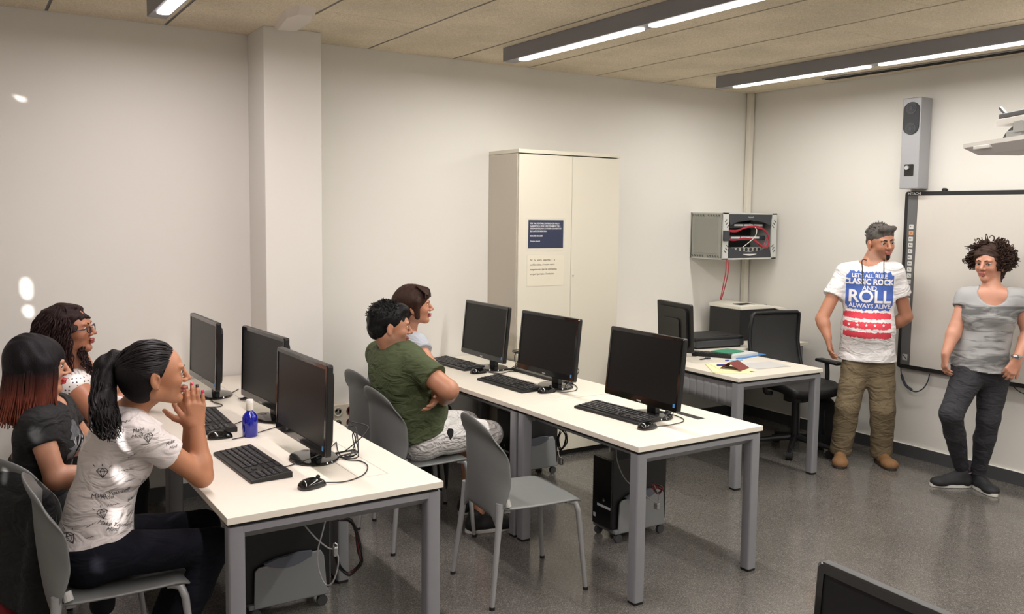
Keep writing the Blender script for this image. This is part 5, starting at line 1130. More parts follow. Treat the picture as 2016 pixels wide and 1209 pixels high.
for k in range(240):
    a = RNG.uniform(-2.75, 0.62) if k % 3 else RNG.uniform(0.9, 2.6); rx, ry = 0.100, 0.094
    top = h2.p(rx * math.cos(a) * .8 - 0.01, ry * math.sin(a) * .8, 0.075); m_ = h2.p(rx * math.cos(a) * 1.08 - 0.015, ry * math.sin(a) * 1.08, 0.0)
    if m_ @ h2.f - h2.c @ h2.f > 0.075: continue
    e1 = h2.p(rx * math.cos(a) * 1.12 - 0.02, ry * math.sin(a) * 1.12, -0.09); e2 = h2.p(rx * math.cos(a) * 1.2 - 0.03 + RNG.normal() * .012, ry * math.sin(a) * 1.2 + RNG.normal() * .012, -0.17 - RNG.uniform(0, 0.06))
    P_.append([top, m_, e1, e2]); R_.append(0.0042)
locks('hair_strands', R2, P_, R_, HO, colf=ombre)

# ===== woman with glasses =====
R3 = person('woman with glasses and long curly dark hair in a white dotted sleeveless top', (-5.66, -0.9, 0))
h3 = Head((-5.537, -0.985, 1.200), (0.92, -0.40, 0.10), (-0.1, 0, 1), 1.04)
J3 = dict(head=h3, shR=vv((-5.533, -1.132, 0.945)), pel=vv((-5.68, -0.82, 0.56)), elR=vv((-5.449, -1.279, 0.833)), wrR=vv((-5.345, -1.219, 0.900)), knR=vv((-5.25, -0.9, 0.53)), anR=vv((-5.25, -0.9, 0.1)), knL=vv((-5.25, -0.7, 0.53)), anL=vv((-5.25, -0.7, 0.1)))
J3['shL'] = J3['shR'] + vv((0.11, 0.35, 0)); J3['elL'] = J3['shL'] + vv((0.18, 0.0, -0.20)); J3['wrL'] = J3['elL'] + vv((0.12, -0.12, 0.10))
skin(R3, J3, (170, 114, 86), 0.005, hands=(dict(w=J3['wrR'], d=(0.3, 0.4, 1), n=(-0.3, 1, 0), side=-1, k=0.9), dict(w=J3['wrL'], d=(0.2, -0.5, 1), n=(0, -1, 0), side=1, k=0.9)), color_kw=dict(lip=(150, 70, 66)), body_kw=dict(w=1.05, armr=1.2, neckr=0.055), face=dict(cheek=1.15))
face_parts(R3, h3, brow=(40, 26, 22))
DOT = bpy.data.materials.new('dotted_white_cloth'); DOT.use_nodes = True; nt = DOT.node_tree; L_ = nt.links.new; bs = nt.nodes['Principled BSDF']; bs.inputs['Roughness'].default_value = 0.8
tc = nt.nodes.new('ShaderNodeTexCoord'); vo = nt.nodes.new('ShaderNodeTexVoronoi'); vo.inputs['Scale'].default_value = 62; vo.inputs['Randomness'].default_value = 0.15; L_(tc.outputs['Object'], vo.inputs['Vector'])
lt = nt.nodes.new('ShaderNodeMath'); lt.operation = 'LESS_THAN'; lt.inputs[1].default_value = 0.26; L_(vo.outputs['Distance'], lt.inputs[0])
mx = nt.nodes.new('ShaderNodeMix'); mx.data_type = 'RGBA'; mx.inputs[6].default_value = srgb(220, 214, 210); mx.inputs[7].default_value = srgb(62, 52, 56); L_(lt.outputs[0], mx.inputs[0])
no = nt.nodes.new('ShaderNodeTexNoise'); no.inputs['Scale'].default_value = 45; no.inputs['Distortion'].default_value = 2; L_(tc.outputs['Object'], no.inputs['Vector'])
rp = nt.nodes.new('ShaderNodeValToRGB'); rp.color_ramp.elements[0].position = .42; rp.color_ramp.elements[0].color = srgb(58, 44, 42); rp.color_ramp.elements[1].position = .56; rp.color_ramp.elements[1].color = srgb(165, 145, 138); L_(no.outputs['Fac'], rp.inputs[0])
sx = nt.nodes.new('ShaderNodeSeparateXYZ'); L_(tc.outputs['Object'], sx.inputs[0]); zl = nt.nodes.new('ShaderNodeMath'); zl.operation = 'LESS_THAN'; zl.inputs[1].default_value = 0.85; L_(sx.outputs['Z'], zl.inputs[0])
m2 = nt.nodes.new('ShaderNodeMix'); m2.data_type = 'RGBA'; L_(zl.outputs[0], m2.inputs[0]); L_(mx.outputs[2], m2.inputs[6]); L_(rp.outputs[0], m2.inputs[7]); L_(m2.outputs[2], bs.inputs['Base Color'])
shirt(R3, J3, DOT, name='blouse', w=1.05, hem=0.05, slv=0.05, slr=0.070, bust=1.0, neck=0.085, scoop=0.03, wr=(0.003, 31), armr=1.12)
trousers(R3, J3, mat('dark_trousers', (22, 22, 26), 0.85, var=0.1))
def curly(root, h, rgb, n, zlo, rad, seed, maxdrop=9, sw=0.0, rx=0.105, ry=0.10, amax=2.6, name='hair', fr=0.0, amp=0.012, base=True, cap=(0.108, 0.092, 0.092), face_cut=True, thick=0.007, front=0.6, ztop=0.08, back=0.0, flat_=0.0, cut_z=-0.03, wid=1.15):
    HM = hair_mat('hair_%d_%d' % (rgb[0], rgb[1]), rgb); r = np.random.RandomState(seed); ax = (h.f, h.l, h.u)
    if base:
        F = Field(h.c - 0.26, h.c + 0.22, 0.005); F.ell(h.p(-0.020, 0, 0.035), cap, ax, 0.01); F.cone(h.p(-0.055, 0, 0.0), h.p(-0.07, 0, zlo * 0.6), 0.085, 0.07, 0.03, (h.f, 0.7))
        F.ell(h.p(0.115, 0, cut_z), (0.090, 0.105, 0.088), ax, 0.01, 's'); F.wrinkle(0.011, seed, 62, (1, 1, 1)); kid(F.mesh(name, HM), root)
    P_, R_ = [], []
    for k in range(n if maxdrop < 1 else 0):
        a = r.uniform(front, 2 * PI - front); el = math.asin(r.uniform(-0.45, 1.0)); ce, se = math.cos(el), math.sin(el)
        if math.cos(a) * ce > 0.55 and se < 0.66: continue
        dr = unit(h.f * (math.cos(a) * ce) + h.l * (math.sin(a) * ce) + h.u * se); p0 = h.p(-0.02 + cap[0] * 0.97 * math.cos(a) * ce, cap[1] * 0.97 * math.sin(a) * ce, 0.035 + cap[2] * 0.97 * se)
        tg = unit(-h.u + dr * (dr @ h.u) + h.l * math.copysign(0.2 * max(0, se), math.sin(a)) + r.normal(size=3) * 0.3); sd_ = np.cross(dr, tg); L_ = maxdrop * r.uniform(0.5, 1.1) * (1.0 if se > 0 else 0.6); ph = r.uniform(0, 6.28); fq = r.uniform(1.0, 1.5); ml = 10
        P_.append([p0 + dr * (0.004 + 0.020 * math.sin(i / ml * PI * 0.8) - 0.012 * (i / ml) * max(0, se)) + tg * L_ * i / ml + (sd_ * math.cos(ph + i * fq) + dr * math.sin(ph + i * fq)) * amp * min(1, i / 3) for i in range(ml)]); R_.append(thick * r.uniform(.6, 1.1))
    for k in range(0 if maxdrop < 1 else n):
        a = r.uniform(front, 2 * PI - front); el = r.uniform(-0.25, 1.3); ce, se = math.cos(el), math.sin(el)
        if math.cos(a) * ce > 0.55 and se < 0.6: continue
        dr = unit(h.f * (math.cos(a) * ce) + h.l * (math.sin(a) * ce) + h.u * se); p0 = h.p(-0.02 + cap[0] * 0.95 * math.cos(a) * ce, cap[1] * 0.95 * math.sin(a) * ce, 0.035 + cap[2] * 0.95 * se)
        z1 = min(-0.02, zlo * r.uniform(0.5, 1.05)); drop = min(maxdrop * r.uniform(.6, 1), max(0.02, (0.035 + cap[2] * .95 * se) - z1)); ph = r.uniform(0, 6.28); fq = r.uniform(1.1, 1.5); mlen = int(6 + drop * 45); path = []
        lat = unit(h.f * math.cos(a) + h.l * math.sin(a)) * (cap[0] * (1 - ce) * 0.95 + 0.012 + (wid - 1) * 0.1)
        for i in range(mlen):
            t = i / (mlen - 1); am = amp * min(1, t * 3)
            path.append(p0 + lat * math.sin(min(1, t * 1.8) * PI / 2) - h.u * drop * t ** 1.3 - h.f * back * t + (h.l * math.cos(ph + i * fq) + h.f * math.sin(ph + i * fq)) * am)
        P_.append(path); R_.append(thick * r.uniform(.6, 1.1))
    locks(name + '_curls', root, P_, R_, HM)
curly(R3, h3, (44, 28, 27), 260, -0.22, 0.1, 5, amp=0.007, back=0.025, front=0.95, thick=0.004, cap=(0.110, 0.090, 0.092), wid=1.05)
LOCK3 = [(-5.494, -1.044, 1.114), (-5.488, -1.050, 1.094), (-5.481, -1.056, 1.074), (-5.475, -1.062, 1.054), (-5.469, -1.068, 1.034), (-5.462, -1.074, 1.014), (-5.456, -1.081, 0.994)]
locks('hair_lock', R3, [[vv((-5.485, -0.965, 1.141)) + RNG.normal(size=3) * 0.006] + [vv(c) + vv((0.010 * math.sin(i * 1.5 + k), 0, 0)) + RNG.normal(size=3) * 0.007 for i, c in enumerate(LOCK3)] for k in range(12)], [0.004] * 12, hair_mat('hair_44_28', (44, 28, 27)))
gl_ = MB()
for s in (-1, 1):
    c = [h3.p(0.100 - 0.006 * abs(math.cos(a)) , s * 0.033 + 0.024 * math.cos(a) * (1 if True else 1), -0.002 + 0.015 * math.copysign(abs(math.sin(a)) ** .7, math.sin(a))) for a in [i * 2 * PI / 20 for i in range(20)]]
    gl_.tube(c, 0.0024, 6, closed=True); gl_.tube([h3.p(0.094, s * 0.057, 0.004), h3.p(0.05, s * 0.073, 0.004), h3.p(-0.01, s * 0.080, 0.0)], 0.0026, 6)
gl_.tube([h3.p(0.101, -0.009, 0.002), h3.p(0.101, 0.009, 0.002)], 0.0022, 6)
kid(gl_.build('glasses_frame', mat('glasses_frame', (52, 40, 44), 0.3), smooth=180), R3)

# ===== man in green =====
R4 = person('man in an olive green t-shirt and white shorts sitting with crossed arms', (-3.9, -1.27, 0))
h4 = Head((-4.017, -1.246, 1.162), (0.96, -0.30, -0.10), (0.05, 0, 1), 1.07)
J4 = dict(head=h4, pel=vv((-3.885, -1.27, 0.57)), elR=vv((-3.866, -1.631, 0.868)), wrR=vv((-3.750, -1.327, 0.735)), knR=vv((-3.46, -1.36, 0.53)), anR=vv((-3.56, -1.42, 0.09)), knL=vv((-3.46, -1.10, 0.53)), anL=vv((-3.45, -1.12, 0.09)))
m4 = vv((-3.974, -1.243, 0.988)); J4['shR'] = m4 + vv((0.02, -0.195, -0.01)); J4['shL'] = m4 + vv((-0.02, 0.195, 0.0)); J4['elL'] = m4 + vv((0.26, 0.22, -0.20)); J4['wrL'] = vv((-3.849, -1.482, 0.813))
skin(R4, J4, (178, 126, 98), 0.0045, fem=False, hands=(dict(w=J4['wrR'], d=(0.1, 1, 0.1), n=(-1, 0, 0), side=1, k=1.0), dict(w=J4['wrL'], d=(-0.55, -0.45, -0.35), n=(-0.6, 0.2, 0.5), side=-1, k=0.95, fin=[(0.2, 0.3, 0.2)] * 4)),
     color_kw=dict(lip=(160, 95, 84), beard=(110, 90, 82)), body_kw=dict(w=1.15, armr=1.28, neckr=0.062), face=dict(cheek=1.2, nose=1.05))
face_parts(R4, h4, brow=(24, 20, 20), browr=0.0045)
shirt(R4, J4, TEE_COT('olive_cotton', (66, 76, 46)), w=1.34, hem=-0.01, slv=0.56, slr=0.084, neck=0.072, belly=0.12, wr=(0.006, 41), armr=1.14, flat=0.80, wsc=13, hemdir=(0.35, 0, -1))
trousers(R4, J4, mat('white_crinkled_cotton', (222, 219, 216), 0.85, var=0.05, vscale=30, bump=0.4, bscale=70, fold=1.0, fscale=16), name='shorts', w=1.22, length=0.5, wr=(0.007, 44), top=0.04)
kid(MB().prism(blob(0.018, 12, 0.3, 4, 0.8, 1.6), -0.004, 0.004, 'y').build('pocket_item', RUBBER), R4).location = vv((-3.839, -1.601, 0.636))
HB4 = hair_mat('hair_black_short', (19, 18, 19), rough=0.42)
F = Field(h4.c - 0.18, h4.c + 0.2, 0.004); ax = (h4.f, h4.l, h4.u)
F.ell(h4.p(-0.018, 0, 0.040), (0.108, 0.086, 0.094), ax, 0.01); F.ell(h4.p(-0.055, 0, -0.01), (0.065, 0.072, 0.070), ax, 0.02); F.cone(h4.p(0.058, -0.03, 0.092), h4.p(0.058, 0.03, 0.092), 0.024, None, 0.03)
F.ell(h4.p(0.128, 0, -0.025), (0.080, 0.12, 0.090), ax, 0.010, 's'); F.cone(h4.p(0.036, -0.12, -0.058), h4.p(0.036, 0.12, -0.058), 0.048, None, 0.01, op='s'); F.wrinkle(0.004, 8, 70, (1, 1, 0.6))
kid(F.mesh('hair', HB4), R4)
P_, R_ = [], []
for k in range(420):
    d_ = unit(RNG.normal(size=3)); d_[2] = abs(d_[2]); x, y, z = d_
    if x > 0.45 and z < 0.6: continue
    p0 = h4.p(-0.018 + 0.104 * x, 0.083 * y, 0.040 + 0.090 * z); g = unit(p0 - h4.c) * 0.4 - h4.f * 0.5 + RNG.normal(size=3) * 0.35 + h4.u * (-0.2 if z < .6 else 0.2); P_.append([p0 - g * 0.008, p0 + g * 0.004, p0 + g * 0.009]); R_.append(0.0024)
locks('hair_tufts', R4, P_, R_, HB4, n=5)
for an, tl in (('R', (1, -0.25)), ('L', (1, 0.1))): shoe(R4, J4['an' + an], tl, 0.28, mat('black_shoe', (22, 22, 24), 0.6), mat('white_sole', (205, 202, 196), 0.5))

# ===== woman in grey puff sleeves =====
R5 = person('woman with short brown hair in a light grey puff-sleeved top, behind the man in green', (-3.9, -0.7, 0))
h5 = Head((-3.669, -0.819, 1.213), (0.90, -0.44, 0.06), (0, 0, 1), 1.0)
m5 = vv((-3.692, -0.742, 1.006))
J5 = dict(head=h5, pel=vv((-3.88, -0.70, 0.57)), shR=m5 + vv((0, -0.165, -0.01)), shL=m5 + vv((0, 0.165, 0)), elR=vv((-3.673, -1.063, 0.886)), knR=vv((-3.46, -0.78, 0.53)), anR=vv((-3.48, -0.8, 0.09)), knL=vv((-3.46, -0.58, 0.53)), anL=vv((-3.48, -0.6, 0.09)))
J5['wrR'] = J5['elR'] + vv((0.16, 0.10, -0.16)); J5['elL'] = m5 + vv((0.20, 0.20, -0.18)); J5['wrL'] = J5['elL'] + vv((0.14, -0.10, -0.14))
skin(R5, J5, (186, 130, 102), 0.0045, hands=(dict(w=J5['wrR'], d=(0.9, 0.4, 0), n=(0, 0, -1), side=-1, k=0.9), dict(w=J5['wrL'], d=(0.9, -0.4, 0), n=(0, 0, -1), side=1, k=0.9)), color_kw=dict(lip=(165, 90, 84)), body_kw=dict(w=0.92, armr=0.95))
face_parts(R5, h5, brow=(52, 36, 28))
shirt(R5, J5, TEE_COT('pale_grey_cotton', (172, 176, 184)), name='blouse', w=0.94, hem=0.05, slv=0.36, slr=0.064, bust=0.8, neck=0.060, wr=(0.004, 51), armr=1.12)
trousers(R5, J5, mat('dark_trousers', (22, 22, 26), 0.85, var=0.1))
HB5 = hair_mat('hair_brown', (58, 38, 30)); F = Field(h5.c - 0.2, h5.c + 0.2, 0.0045); ax = (h5.f, h5.l, h5.u)
F.ell(h5.p(-0.018, 0, 0.042), (0.112, 0.092, 0.094), ax, 0.01); F.ell(h5.p(-0.06, 0, -0.02), (0.068, 0.080, 0.075), ax, 0.02); F.cone(h5.p(0.02, -0.078, 0.03), h5.p(0.015, -0.078, -0.055), 0.026, 0.016, 0.02); F.cone(h5.p(0.02, 0.078, 0.03), h5.p(0.015, 0.078, -0.055), 0.026, 0.016, 0.02)
F.ell(h5.p(0.125, 0, -0.028), (0.066, 0.10, 0.088), ax, 0.01, 's'); F.wrinkle(0.0045, 15, 50, (1, 1, 0.6)); kid(F.mesh('hair', HB5), R5)
P_ = []; 
for k in range(40):
    y = RNG.uniform(-0.075, 0.06); P_.append([h5.p(0.02, y * .8, 0.125), h5.p(0.085, y, 0.105 - abs(y) * .5), h5.p(0.100 - abs(y) * .35, y * 1.05, 0.075), h5.p(0.103 - abs(y) * .45, y * 1.1 - 0.008, 0.052)])
locks('fringe', R5, P_, [0.0055] * 40, HB5, n=5)

# ===== standing man =====
R6 = person('standing man with grey hair, white printed t-shirt and khaki trousers beside the whiteboard', (-0.42, -1.6, 0))
h6 = Head((-0.338, -1.596, 1.596), (-0.32, -0.75, -0.06), (-0.10, -0.02, 1), 1.10)
J6 = dict(head=h6, shR=vv((-0.485, -1.418, 1.380)), shL=vv((-0.312, -1.703, 1.400)), pel=vv((-0.398, -1.570, 0.777)), elR=vv((-0.666, -1.375, 1.038)), wrR=vv((-0.684, -1.448, 0.910)), elL=vv((-0.202, -1.735, 1.066)), wrL=vv((-0.237, -1.606, 0.957)),
          hpR=vv((-0.469, -1.533, 0.695)), hpL=vv((-0.355, -1.652, 0.704)), knR=vv((-0.567, -1.549, 0.409)), knL=vv((-0.394, -1.717, 0.401)), anR=vv((-0.567, -1.509, 0.093)), anL=vv((-0.335, -1.680, 0.087)))
fw6 = vv((-0.84, -0.54, 0))
skin(R6, J6, (182, 127, 100), 0.0045, fem=False, hands=(dict(w=J6['wrR'], d=(0.10, -0.14, -1), n=(0.55, -0.6, 0.1), side=-1, k=1.0, fin=[(0.15, 0.2, 0.2), (0.3, 0.4, 0.3), (0.4, 0.4, 0.3), (0.45, 0.4, 0.3)], thumb=(0.5, 0.3)), dict(w=J6['wrL'], d=(-0.5, 0.6, 0.1), n=(0.6, 0.6, 0), side=1, k=1.0)),
     color_kw=dict(lip=(170, 100, 90), beard=(70, 58, 52)), body_kw=dict(w=1.12, armr=1.08, neckr=0.068), face=dict(nose=1.1, chin=1.05))
face_parts(R6, h6, iris=(60, 44, 34), brow=(34, 28, 26), browr=0.005)
s6 = shirt(R6, J6, TEE_COT('white_cotton', (232, 229, 228)), w=1.17, hem=0.03, slv=0.52, slr=0.078, neck=0.076, belly=0.10, wr=(0.0045, 61), flare=0.05, armr=1.0, flat=0.72, carve=0.02, wsc=11, hemdir=(0, 0, -1))
trousers(R6, J6, mat('khaki_twill', (112, 98, 74), 0.85, var=0.10, vscale=25, bump=0.3, fold=0.8), w=1.0, r=(0.098, 0.083, 0.079, 0.075), wr=(0.006, 66), ankcut=0.02)
tr6 = bvh(s6); 
def F6(c): return frame4(c, (0.62, -0.785, -0.01), (0.0, 0.0, 1))
BLU = mat('print_blue', (74, 106, 186), 0.8, var=0.12, vscale=60); REDP = mat('print_red', (218, 66, 82), 0.8, var=0.12, vscale=60)
def ragged(w_, h_, n, am, sd):
    r = np.random.RandomState(sd); P = []
    for (x0, y0), (x1, y1) in (((-w_, -h_), (w_, -h_)), ((w_, -h_), (w_, h_)), ((w_, h_), (-w_, h_)), ((-w_, h_), (-w_, -h_))):
        q = max(3, int(n * math.hypot(x1 - x0, y1 - y0)))
        for i in range(q): P.append((x0 + (x1 - x0) * i / q + r.uniform(-am, am), y0 + (y1 - y0) * i / q + r.uniform(-am, am)))
    return P
def rows_bm(w_, h_, n, am, sd, st=0.004):
    """ragged rectangle as thin columns"""
    r = np.random.RandomState(sd); k = int(2 * w_ / st); bm = bmesh.new(); a = np.convolve(r.uniform(-1, 1, k + 4), [.3, .4, .3], 'same'); b = np.convolve(r.uniform(-1, 1, k + 4), [.3, .4, .3], 'same')
    for i in range(k):
        x0 = -w_ + i * st; e = 1 - 0.25 * max(0, (abs(x0) / w_ - 0.85) / 0.15); y0, y1 = -h_ * e - am * a[i], h_ * e + am * b[i]
        bm.faces.new([bm.verts.new(p) for p in ((x0, y0, 0), (x0 + st, y0, 0), (x0 + st, y1, 0), (x0, y1, 0))])
    return bm
drape('print', rows_bm(0.158, 0.135, 0, 0.012, 3), F6((-0.555, -1.684, 1.255)), tr6, BLU, s6, off=0.0015)
for i, c in enumerate(((-0.576, -1.688, 1.081), (-0.579, -1.693, 1.013), (-0.581, -1.699, 0.946))):
    drape('print', rows_bm(0.160, 0.022, 0, 0.007, 10 + i), F6(c), tr6, REDP, s6, off=0.0015)
for c in ((-0.687, -1.625, 1.015), (-0.636, -1.657, 1.016), (-0.584, -1.689, 1.017), (-0.533, -1.721, 1.017), (-0.482, -1.754, 1.018)):
    st5 = [((0.012 if q % 2 == 0 else 0.005) * math.sin(q * PI / 5), (0.012 if q % 2 == 0 else 0.005) * math.cos(q * PI / 5)) for q in range(10)]
    bmq = bmesh.new(); c0 = bmq.verts.new((0, 0, 0)); vs_ = [bmq.verts.new((a, b, 0)) for a, b in st5]
    for q in range(10): bmq.faces.new((c0, vs_[q], vs_[(q + 1) % 10]))
    drape('print', bmq, F6(c), tr6, PRINTW, s6, off=0.004)
for s_, sz, c, sx_, bo in (('LET\u0027S ALL RULE', 0.038, (-0.551, -1.675, 1.361), 0.92, 0.001), ('CLASSIC ROCK!', 0.054, (-0.553, -1.679, 1.319), 0.90, 0.0025), ('AND', 0.044, (-0.554, -1.682, 1.273), 1.0, 0.001), ('ROLL', 0.122, (-0.556, -1.687, 1.212), 0.98, 0.003), ('ALWAYS ALIVE', 0.042, (-0.559, -1.692, 1.148), 0.98, 0.001)):
    drape('print', text_bm(s_, sz, 0, sx_, bold=bo), F6(c), tr6, mat('print_white', (236, 234, 236), 0.8), s6, off=0.0042, cut=0.008)
for s in (-1, 1):
    pth = [h6.p(-0.05, s * 0.05, -0.10)] + [Vector(c) for c in (((-0.374, -1.657, 1.475), (-0.376, -1.662, 1.410), (-0.378, -1.666, 1.356), (-0.380, -1.670, 1.302)) if s > 0 else ((-0.505, -1.574, 1.473), (-0.508, -1.579, 1.408), (-0.510, -1.583, 1.354), (-0.512, -1.588, 1.300)))]
    out = []
    for p in pth:
        p = Vector(p); hh_ = tr6.ray_cast(p + Vector(fw6) * 0.4, -Vector(fw6), 1.0); out.append(hh_[0] + Vector(fw6) * 0.008 if (hh_[0] is not None and p.z < 1.50) else p)
    kid(MB().tube(bez([h6.p(-0.01, s * 0.062, -0.12)] + out[1:], 6), 0.0032, 6).build('neck_cord', CABLE), R6)
HG = hair_mat('hair_grey', (96, 92, 88)); F = Field(h6.c - 0.18, h6.c + 0.2, 0.0045); ax = (h6.f, h6.l, h6.u)
F.ell(h6.p(-0.014, 0, 0.048), (0.108, 0.087, 0.092), ax, 0.01); F.ell(h6.p(-0.055, 0, 0.0), (0.060, 0.070, 0.060), ax, 0.02); F.cone(h6.p(0.075, -0.04, 0.098), h6.p(0.075, 0.04, 0.098), 0.022, None, 0.03)
F.ell(h6.p(0.132, 0, -0.025), (0.080, 0.12, 0.092), ax, 0.01, 's'); F.cone(h6.p(0.034, -0.12, -0.056), h6.p(0.034, 0.12, -0.056), 0.046, None, 0.01, op='s'); F.wrinkle(0.004, 9, 70, (1, 1, 0.8)); kid(F.mesh('hair', HG), R6)
P_, R_ = [], []
for k in range(420):
    d_ = unit(RNG.normal(size=3)); d_[2] = abs(d_[2]); x, y, z = d_
    if x > 0.4 and z < 0.55: continue
    p0 = h6.p(-0.016 + 0.099 * x, 0.080 * y, 0.045 + 0.084 * z); g = unit(p0 - h6.c) * 0.5 + h6.f * 0.5 * (z > .5) + RNG.normal(size=3) * 0.35; P_.append([p0 - g * 0.008, p0 + g * 0.006, p0 + g * 0.012]); R_.append(0.0026)
locks('hair_tufts', R6, P_, R_, HG, n=5)
F = Field(h6.p(0.07, 0, -0.09) - 0.05, h6.p(0.07, 0, -0.09) + 0.05, 0.003); F.ell(h6.p(0.080, 0, -0.088), (0.016, 0.017, 0.020), ax, 0.01); F.cone(h6.p(0.088, -0.006, -0.074), h6.p(0.088, 0.006, -0.074), 0.005, None, 0.01); kid(F.mesh('goatee', hair_mat('beard_dark', (40, 32, 30))), R6)
TAN = mat('tan_suede', (132, 96, 60), 0.85, var=0.15, vscale=30); SOLE = mat('dark_sole', (58, 44, 34), 0.7)
shoe(R6, J6['anR'], (-0.85, -0.62), 0.29, TAN, SOLE, 0.052); shoe(R6, J6['anL'], (-0.55, -0.85), 0.29, TAN, SOLE, 0.052)

# ===== standing woman =====
R7 = person('standing woman with curly brown hair, grey t-shirt and dark jeans before the whiteboard', (-0.35, -2.3, 0))
h7 = Head((-0.343, -2.398, 1.485), (-1.0, -0.10, -0.02), (0, 0, 1), 1.04)
J7 = dict(head=h7, shR=vv((-0.427, -2.308, 1.268)), shL=vv((-0.303, -2.563, 1.278)), pel=vv((-0.410, -2.397, 0.856)), elR=vv((-0.522, -2.304, 1.073)), wrR=vv((-0.640, -2.317, 0.912)), elL=vv((-0.235, -2.616, 1.060)), wrL=vv((-0.408, -2.642, 0.905)),
          hpR=vv((-0.479, -2.384, 0.784)), hpL=vv((-0.307, -2.446, 0.769)), knR=vv((-0.683, -2.399, 0.543)), knL=vv((-0.365, -2.462, 0.487)), anR=vv((-0.382, -2.309, 0.140)), anL=vv((-0.306, -2.384, 0.106)))
skin(R7, J7, (190, 136, 112), 0.0045, hands=(dict(w=J7['wrR'], d=(0.0, 0.02, -1), n=(0.7, -0.5, 0.0), side=-1, k=0.92, fin=[(0.3, 0.4, 0.3), (0.4, 0.5, 0.3), (0.45, 0.5, 0.3), (0.5, 0.5, 0.3)], thumb=(0.5, 0.2)), dict(w=J7['wrL'], d=(-0.35, 0.3, -1), n=(0.5, 0.5, -0.2), side=1, k=0.92, fin=[(0.4, 0.5, 0.3)] * 4, thumb=(0.5, 0.3))),
     color_kw=dict(lip=(165, 96, 88)), body_kw=dict(w=1.02, armr=1.05), face=dict(nose=1.05))
face_parts(R7, h7, brow=(50, 34, 26), look=(0.25, 0.0))
GT = bpy.data.materials.new('brushed_grey_print'); GT.use_nodes = True; nt = GT.node_tree; L_ = nt.links.new; bs = nt.nodes['Principled BSDF']; bs.inputs['Roughness'].default_value = 0.85
tc = nt.nodes.new('ShaderNodeTexCoord'); mp = nt.nodes.new('ShaderNodeMapping'); mp.inputs['Scale'].default_value = (5, 5, 22); L_(tc.outputs['Object'], mp.inputs[0])
n1 = nt.nodes.new('ShaderNodeTexNoise'); n1.inputs['Scale'].default_value = 1.3; n1.inputs['Detail'].default_value = 4; n1.inputs['Distortion'].default_value = 0.7; L_(mp.outputs[0], n1.inputs['Vector'])
sx = nt.nodes.new('ShaderNodeSeparateXYZ'); L_(tc.outputs['Object'], sx.inputs[0])
zr = nt.nodes.new('ShaderNodeValToRGB'); zm = nt.nodes.new('ShaderNodeMapRange'); zm.inputs['From Min'].default_value = 0.80; zm.inputs['From Max'].default_value = 1.35; L_(sx.outputs['Z'], zm.inputs[0]); L_(zm.outputs[0], zr.inputs[0])
e = zr.color_ramp.elements; e[0].position = 0.0; e[0].color = (0.1,) * 3 + (1,); e[1].position = 1.0; e[1].color = (0, 0, 0, 1)
for p_, c_ in ((0.10, 0.75), (0.20, 0.7), (0.28, 0.30), (0.50, 0.40), (0.62, 0.45), (0.68, 0.8), (0.76, 0.75), (0.82, 0.1)): x = e.new(p_); x.color = (c_,) * 3 + (1,)
ad = nt.nodes.new('ShaderNodeMath'); ad.operation = 'MULTIPLY_ADD'; L_(zr.outputs[0], ad.inputs[0]); ad.inputs[1].default_value = 0.35; L_(n1.outputs['Fac'], ad.inputs[2])
r2 = nt.nodes.new('ShaderNodeValToRGB'); e = r2.color_ramp.elements; e[0].position = 0.62; e[0].color = srgb(158, 158, 158); e[1].position = 0.82; e[1].color = srgb(92, 92, 92); x = e.new(0.70); x.color = srgb(134, 133, 132); L_(ad.outputs[0], r2.inputs[0]); L_(r2.outputs[0], bs.inputs['Base Color'])
s7 = shirt(R7, J7, GT, w=1.06, hem=0.035, slv=0.34, slr=0.064, neck=0.080, scoop=0.055, bust=1.0, wr=(0.004, 71), flare=0.06, armr=1.05, hemdir=(0, 0.12, -1), wsc=12, flat=0.76)
trousers(R7, J7, mat('charcoal_denim', (42, 42, 47), 0.85, var=0.12, vscale=30, bump=0.25, fold=0.8), name='jeans', w=1.05, r=(0.096, 0.064, 0.060, 0.044), wr=(0.0045, 77), ankcut=0.0)
curly(R7, h7, (62, 44, 36), 620, -0.085, 0.1, 12, maxdrop=0.075, amp=0.010, front=0.7, thick=0.0036, cap=(0.112, 0.104, 0.096), cut_z=-0.018)
kid(MB().tube([J7['wrL'] + vv((0, 0, 0.022)) + 0.030 * (vv((1, 0, 0)) * math.cos(a) + vv((0, 1, 0)) * math.sin(a)) for a in [i * PI / 8 for i in range(16)]], 0.006, 8, closed=True).box(J7['wrL'] + vv((-0.024, -0.018, 0.022)), (0.012, 0.028, 0.028), bev=0.003).build('wristwatch', METALL, smooth=40), R7)
SNK = mat('black_sneaker', (30, 31, 34), 0.7, var=0.2, vscale=80); SWH = mat('sneaker_sole_white', (200, 198, 190), 0.5)
for an, tl in (('R', (-0.72, 0.50)), ('L', (-0.45, -0.85))):
    up7, o7 = shoe(R7, J7['an' + an], tl, 0.27, SNK, SWH, 0.044)
    b = MB()
    for q in range(5): b.tube([o7(0.105 + 0.016 * q, -0.024, 0.088 - 0.0065 * q), o7(0.108 + 0.016 * q, 0, 0.101 - 0.0075 * q), o7(0.105 + 0.016 * q, 0.024, 0.088 - 0.0065 * q)], 0.0026, 6)
    b.build('laces', mat('lace_grey', (96, 97, 100), 0.8), smooth=180).parent = up7
    MB().tube([o7(0.045 + 0.036 * math.cos(t), 0.034 * math.sin(t), 0.102) for t in [2 * PI * q / 14 for q in range(14)]], 0.004, 6, closed=True).build('collar', mat('collar_pink', (150, 96, 108), 0.8), smooth=180).parent = up7

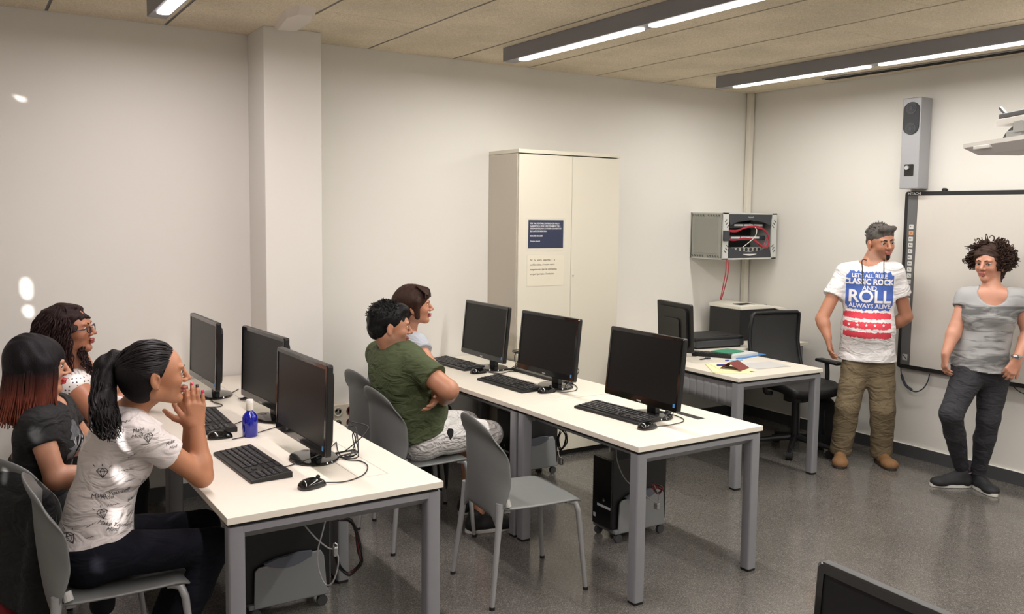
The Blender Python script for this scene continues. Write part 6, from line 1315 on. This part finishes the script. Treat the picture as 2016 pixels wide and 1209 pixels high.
# jacket over the chair of the woman in black, red bag behind it
A_, B_ = vv((-5.72, -1.97, 0)), vv((-5.93, -1.68, 0)); F = Field((-6.2, -2.2, 0.1), (-5.5, -1.4, 0.95), 0.007); o_ = vv((-0.60, -0.80, 0)) * 0.02
for t in (0.0, 0.17, 0.34, 0.5, 0.67, 0.84, 1.0):
    p = lerp(A_, B_, t) + o_; F.cone(p + vv((0, 0, 0.70 + 0.08 * math.sin(t * PI))), p + o_ + vv((0, 0, 0.30 + 0.08 * t)), 0.036, 0.050, 0.05)
F.cone(lerp(A_, B_, 0.0) + o_ * 3 + vv((0, 0, .62)), lerp(A_, B_, 0.1) + o_ * 4 + vv((0, 0, .26)), 0.028, 0.034, 0.03); F.cone(lerp(A_, B_, 1.1) + vv((0, 0, .70)), lerp(A_, B_, 1.25) + vv((0, 0, .32)), 0.035, 0.05, 0.05); F.wrinkle(0.005, 91, 14)
tag(F.mesh('jacket', mat('jacket_dark', (26, 27, 28), 0.9, var=0.2, vscale=30, bump=0.3, fold=0.8)), 'dark jacket hanging over the chair back of the woman in black', 'jacket')
F = Field((-6.3, -2.1, 0.0), (-5.6, -1.4, 0.75), 0.007); F.cone((-5.93, -1.78, 0.18), (-5.92, -1.74, 0.50), 0.075, 0.05, 0.05); F.cone((-5.84, -1.86, 0.16), (-5.88, -1.80, 0.42), 0.06, 0.05, 0.05); F.wrinkle(0.005, 93, 15); F.plane((0, 0, 0.10), (0, 0, -1))
tag(F.mesh('bag', mat('red_fabric', (120, 18, 30), 0.8, var=0.15)), 'dark red bag at the left edge, below the dark jacket', 'bag')
F = Field((-0.75, -1.75, 0.0), (-0.05, -0.8, 0.6), 0.007); c_ = vv((-0.427, -1.233, 0.065)); c_[2] = 0
F.cone(c_ + vv((0, 0, 0.12)), c_ + vv((0.0, 0, 0.34)), 0.11, 0.085, 0.05, (fw6, 0.7)); F.plane((0, 0, 0.004), (0, 0, -1)); F.wrinkle(0.005, 95, 15)
bp_ = tag(F.mesh('backpack', mat('backpack_black', (19, 19, 21), 0.85, var=0.15)), 'black backpack on the floor between the office chair and the standing man', 'backpack')
MB().tube(bez([c_ + vv((-0.06, -0.06, 0.33)), c_ + vv((-0.10, -0.09, 0.30)), c_ + vv((-0.10, -0.09, 0.2)), c_ + vv((-0.06, -0.06, 0.15))], 6), 0.008, 6).build('strap', RUBBER, bp_)
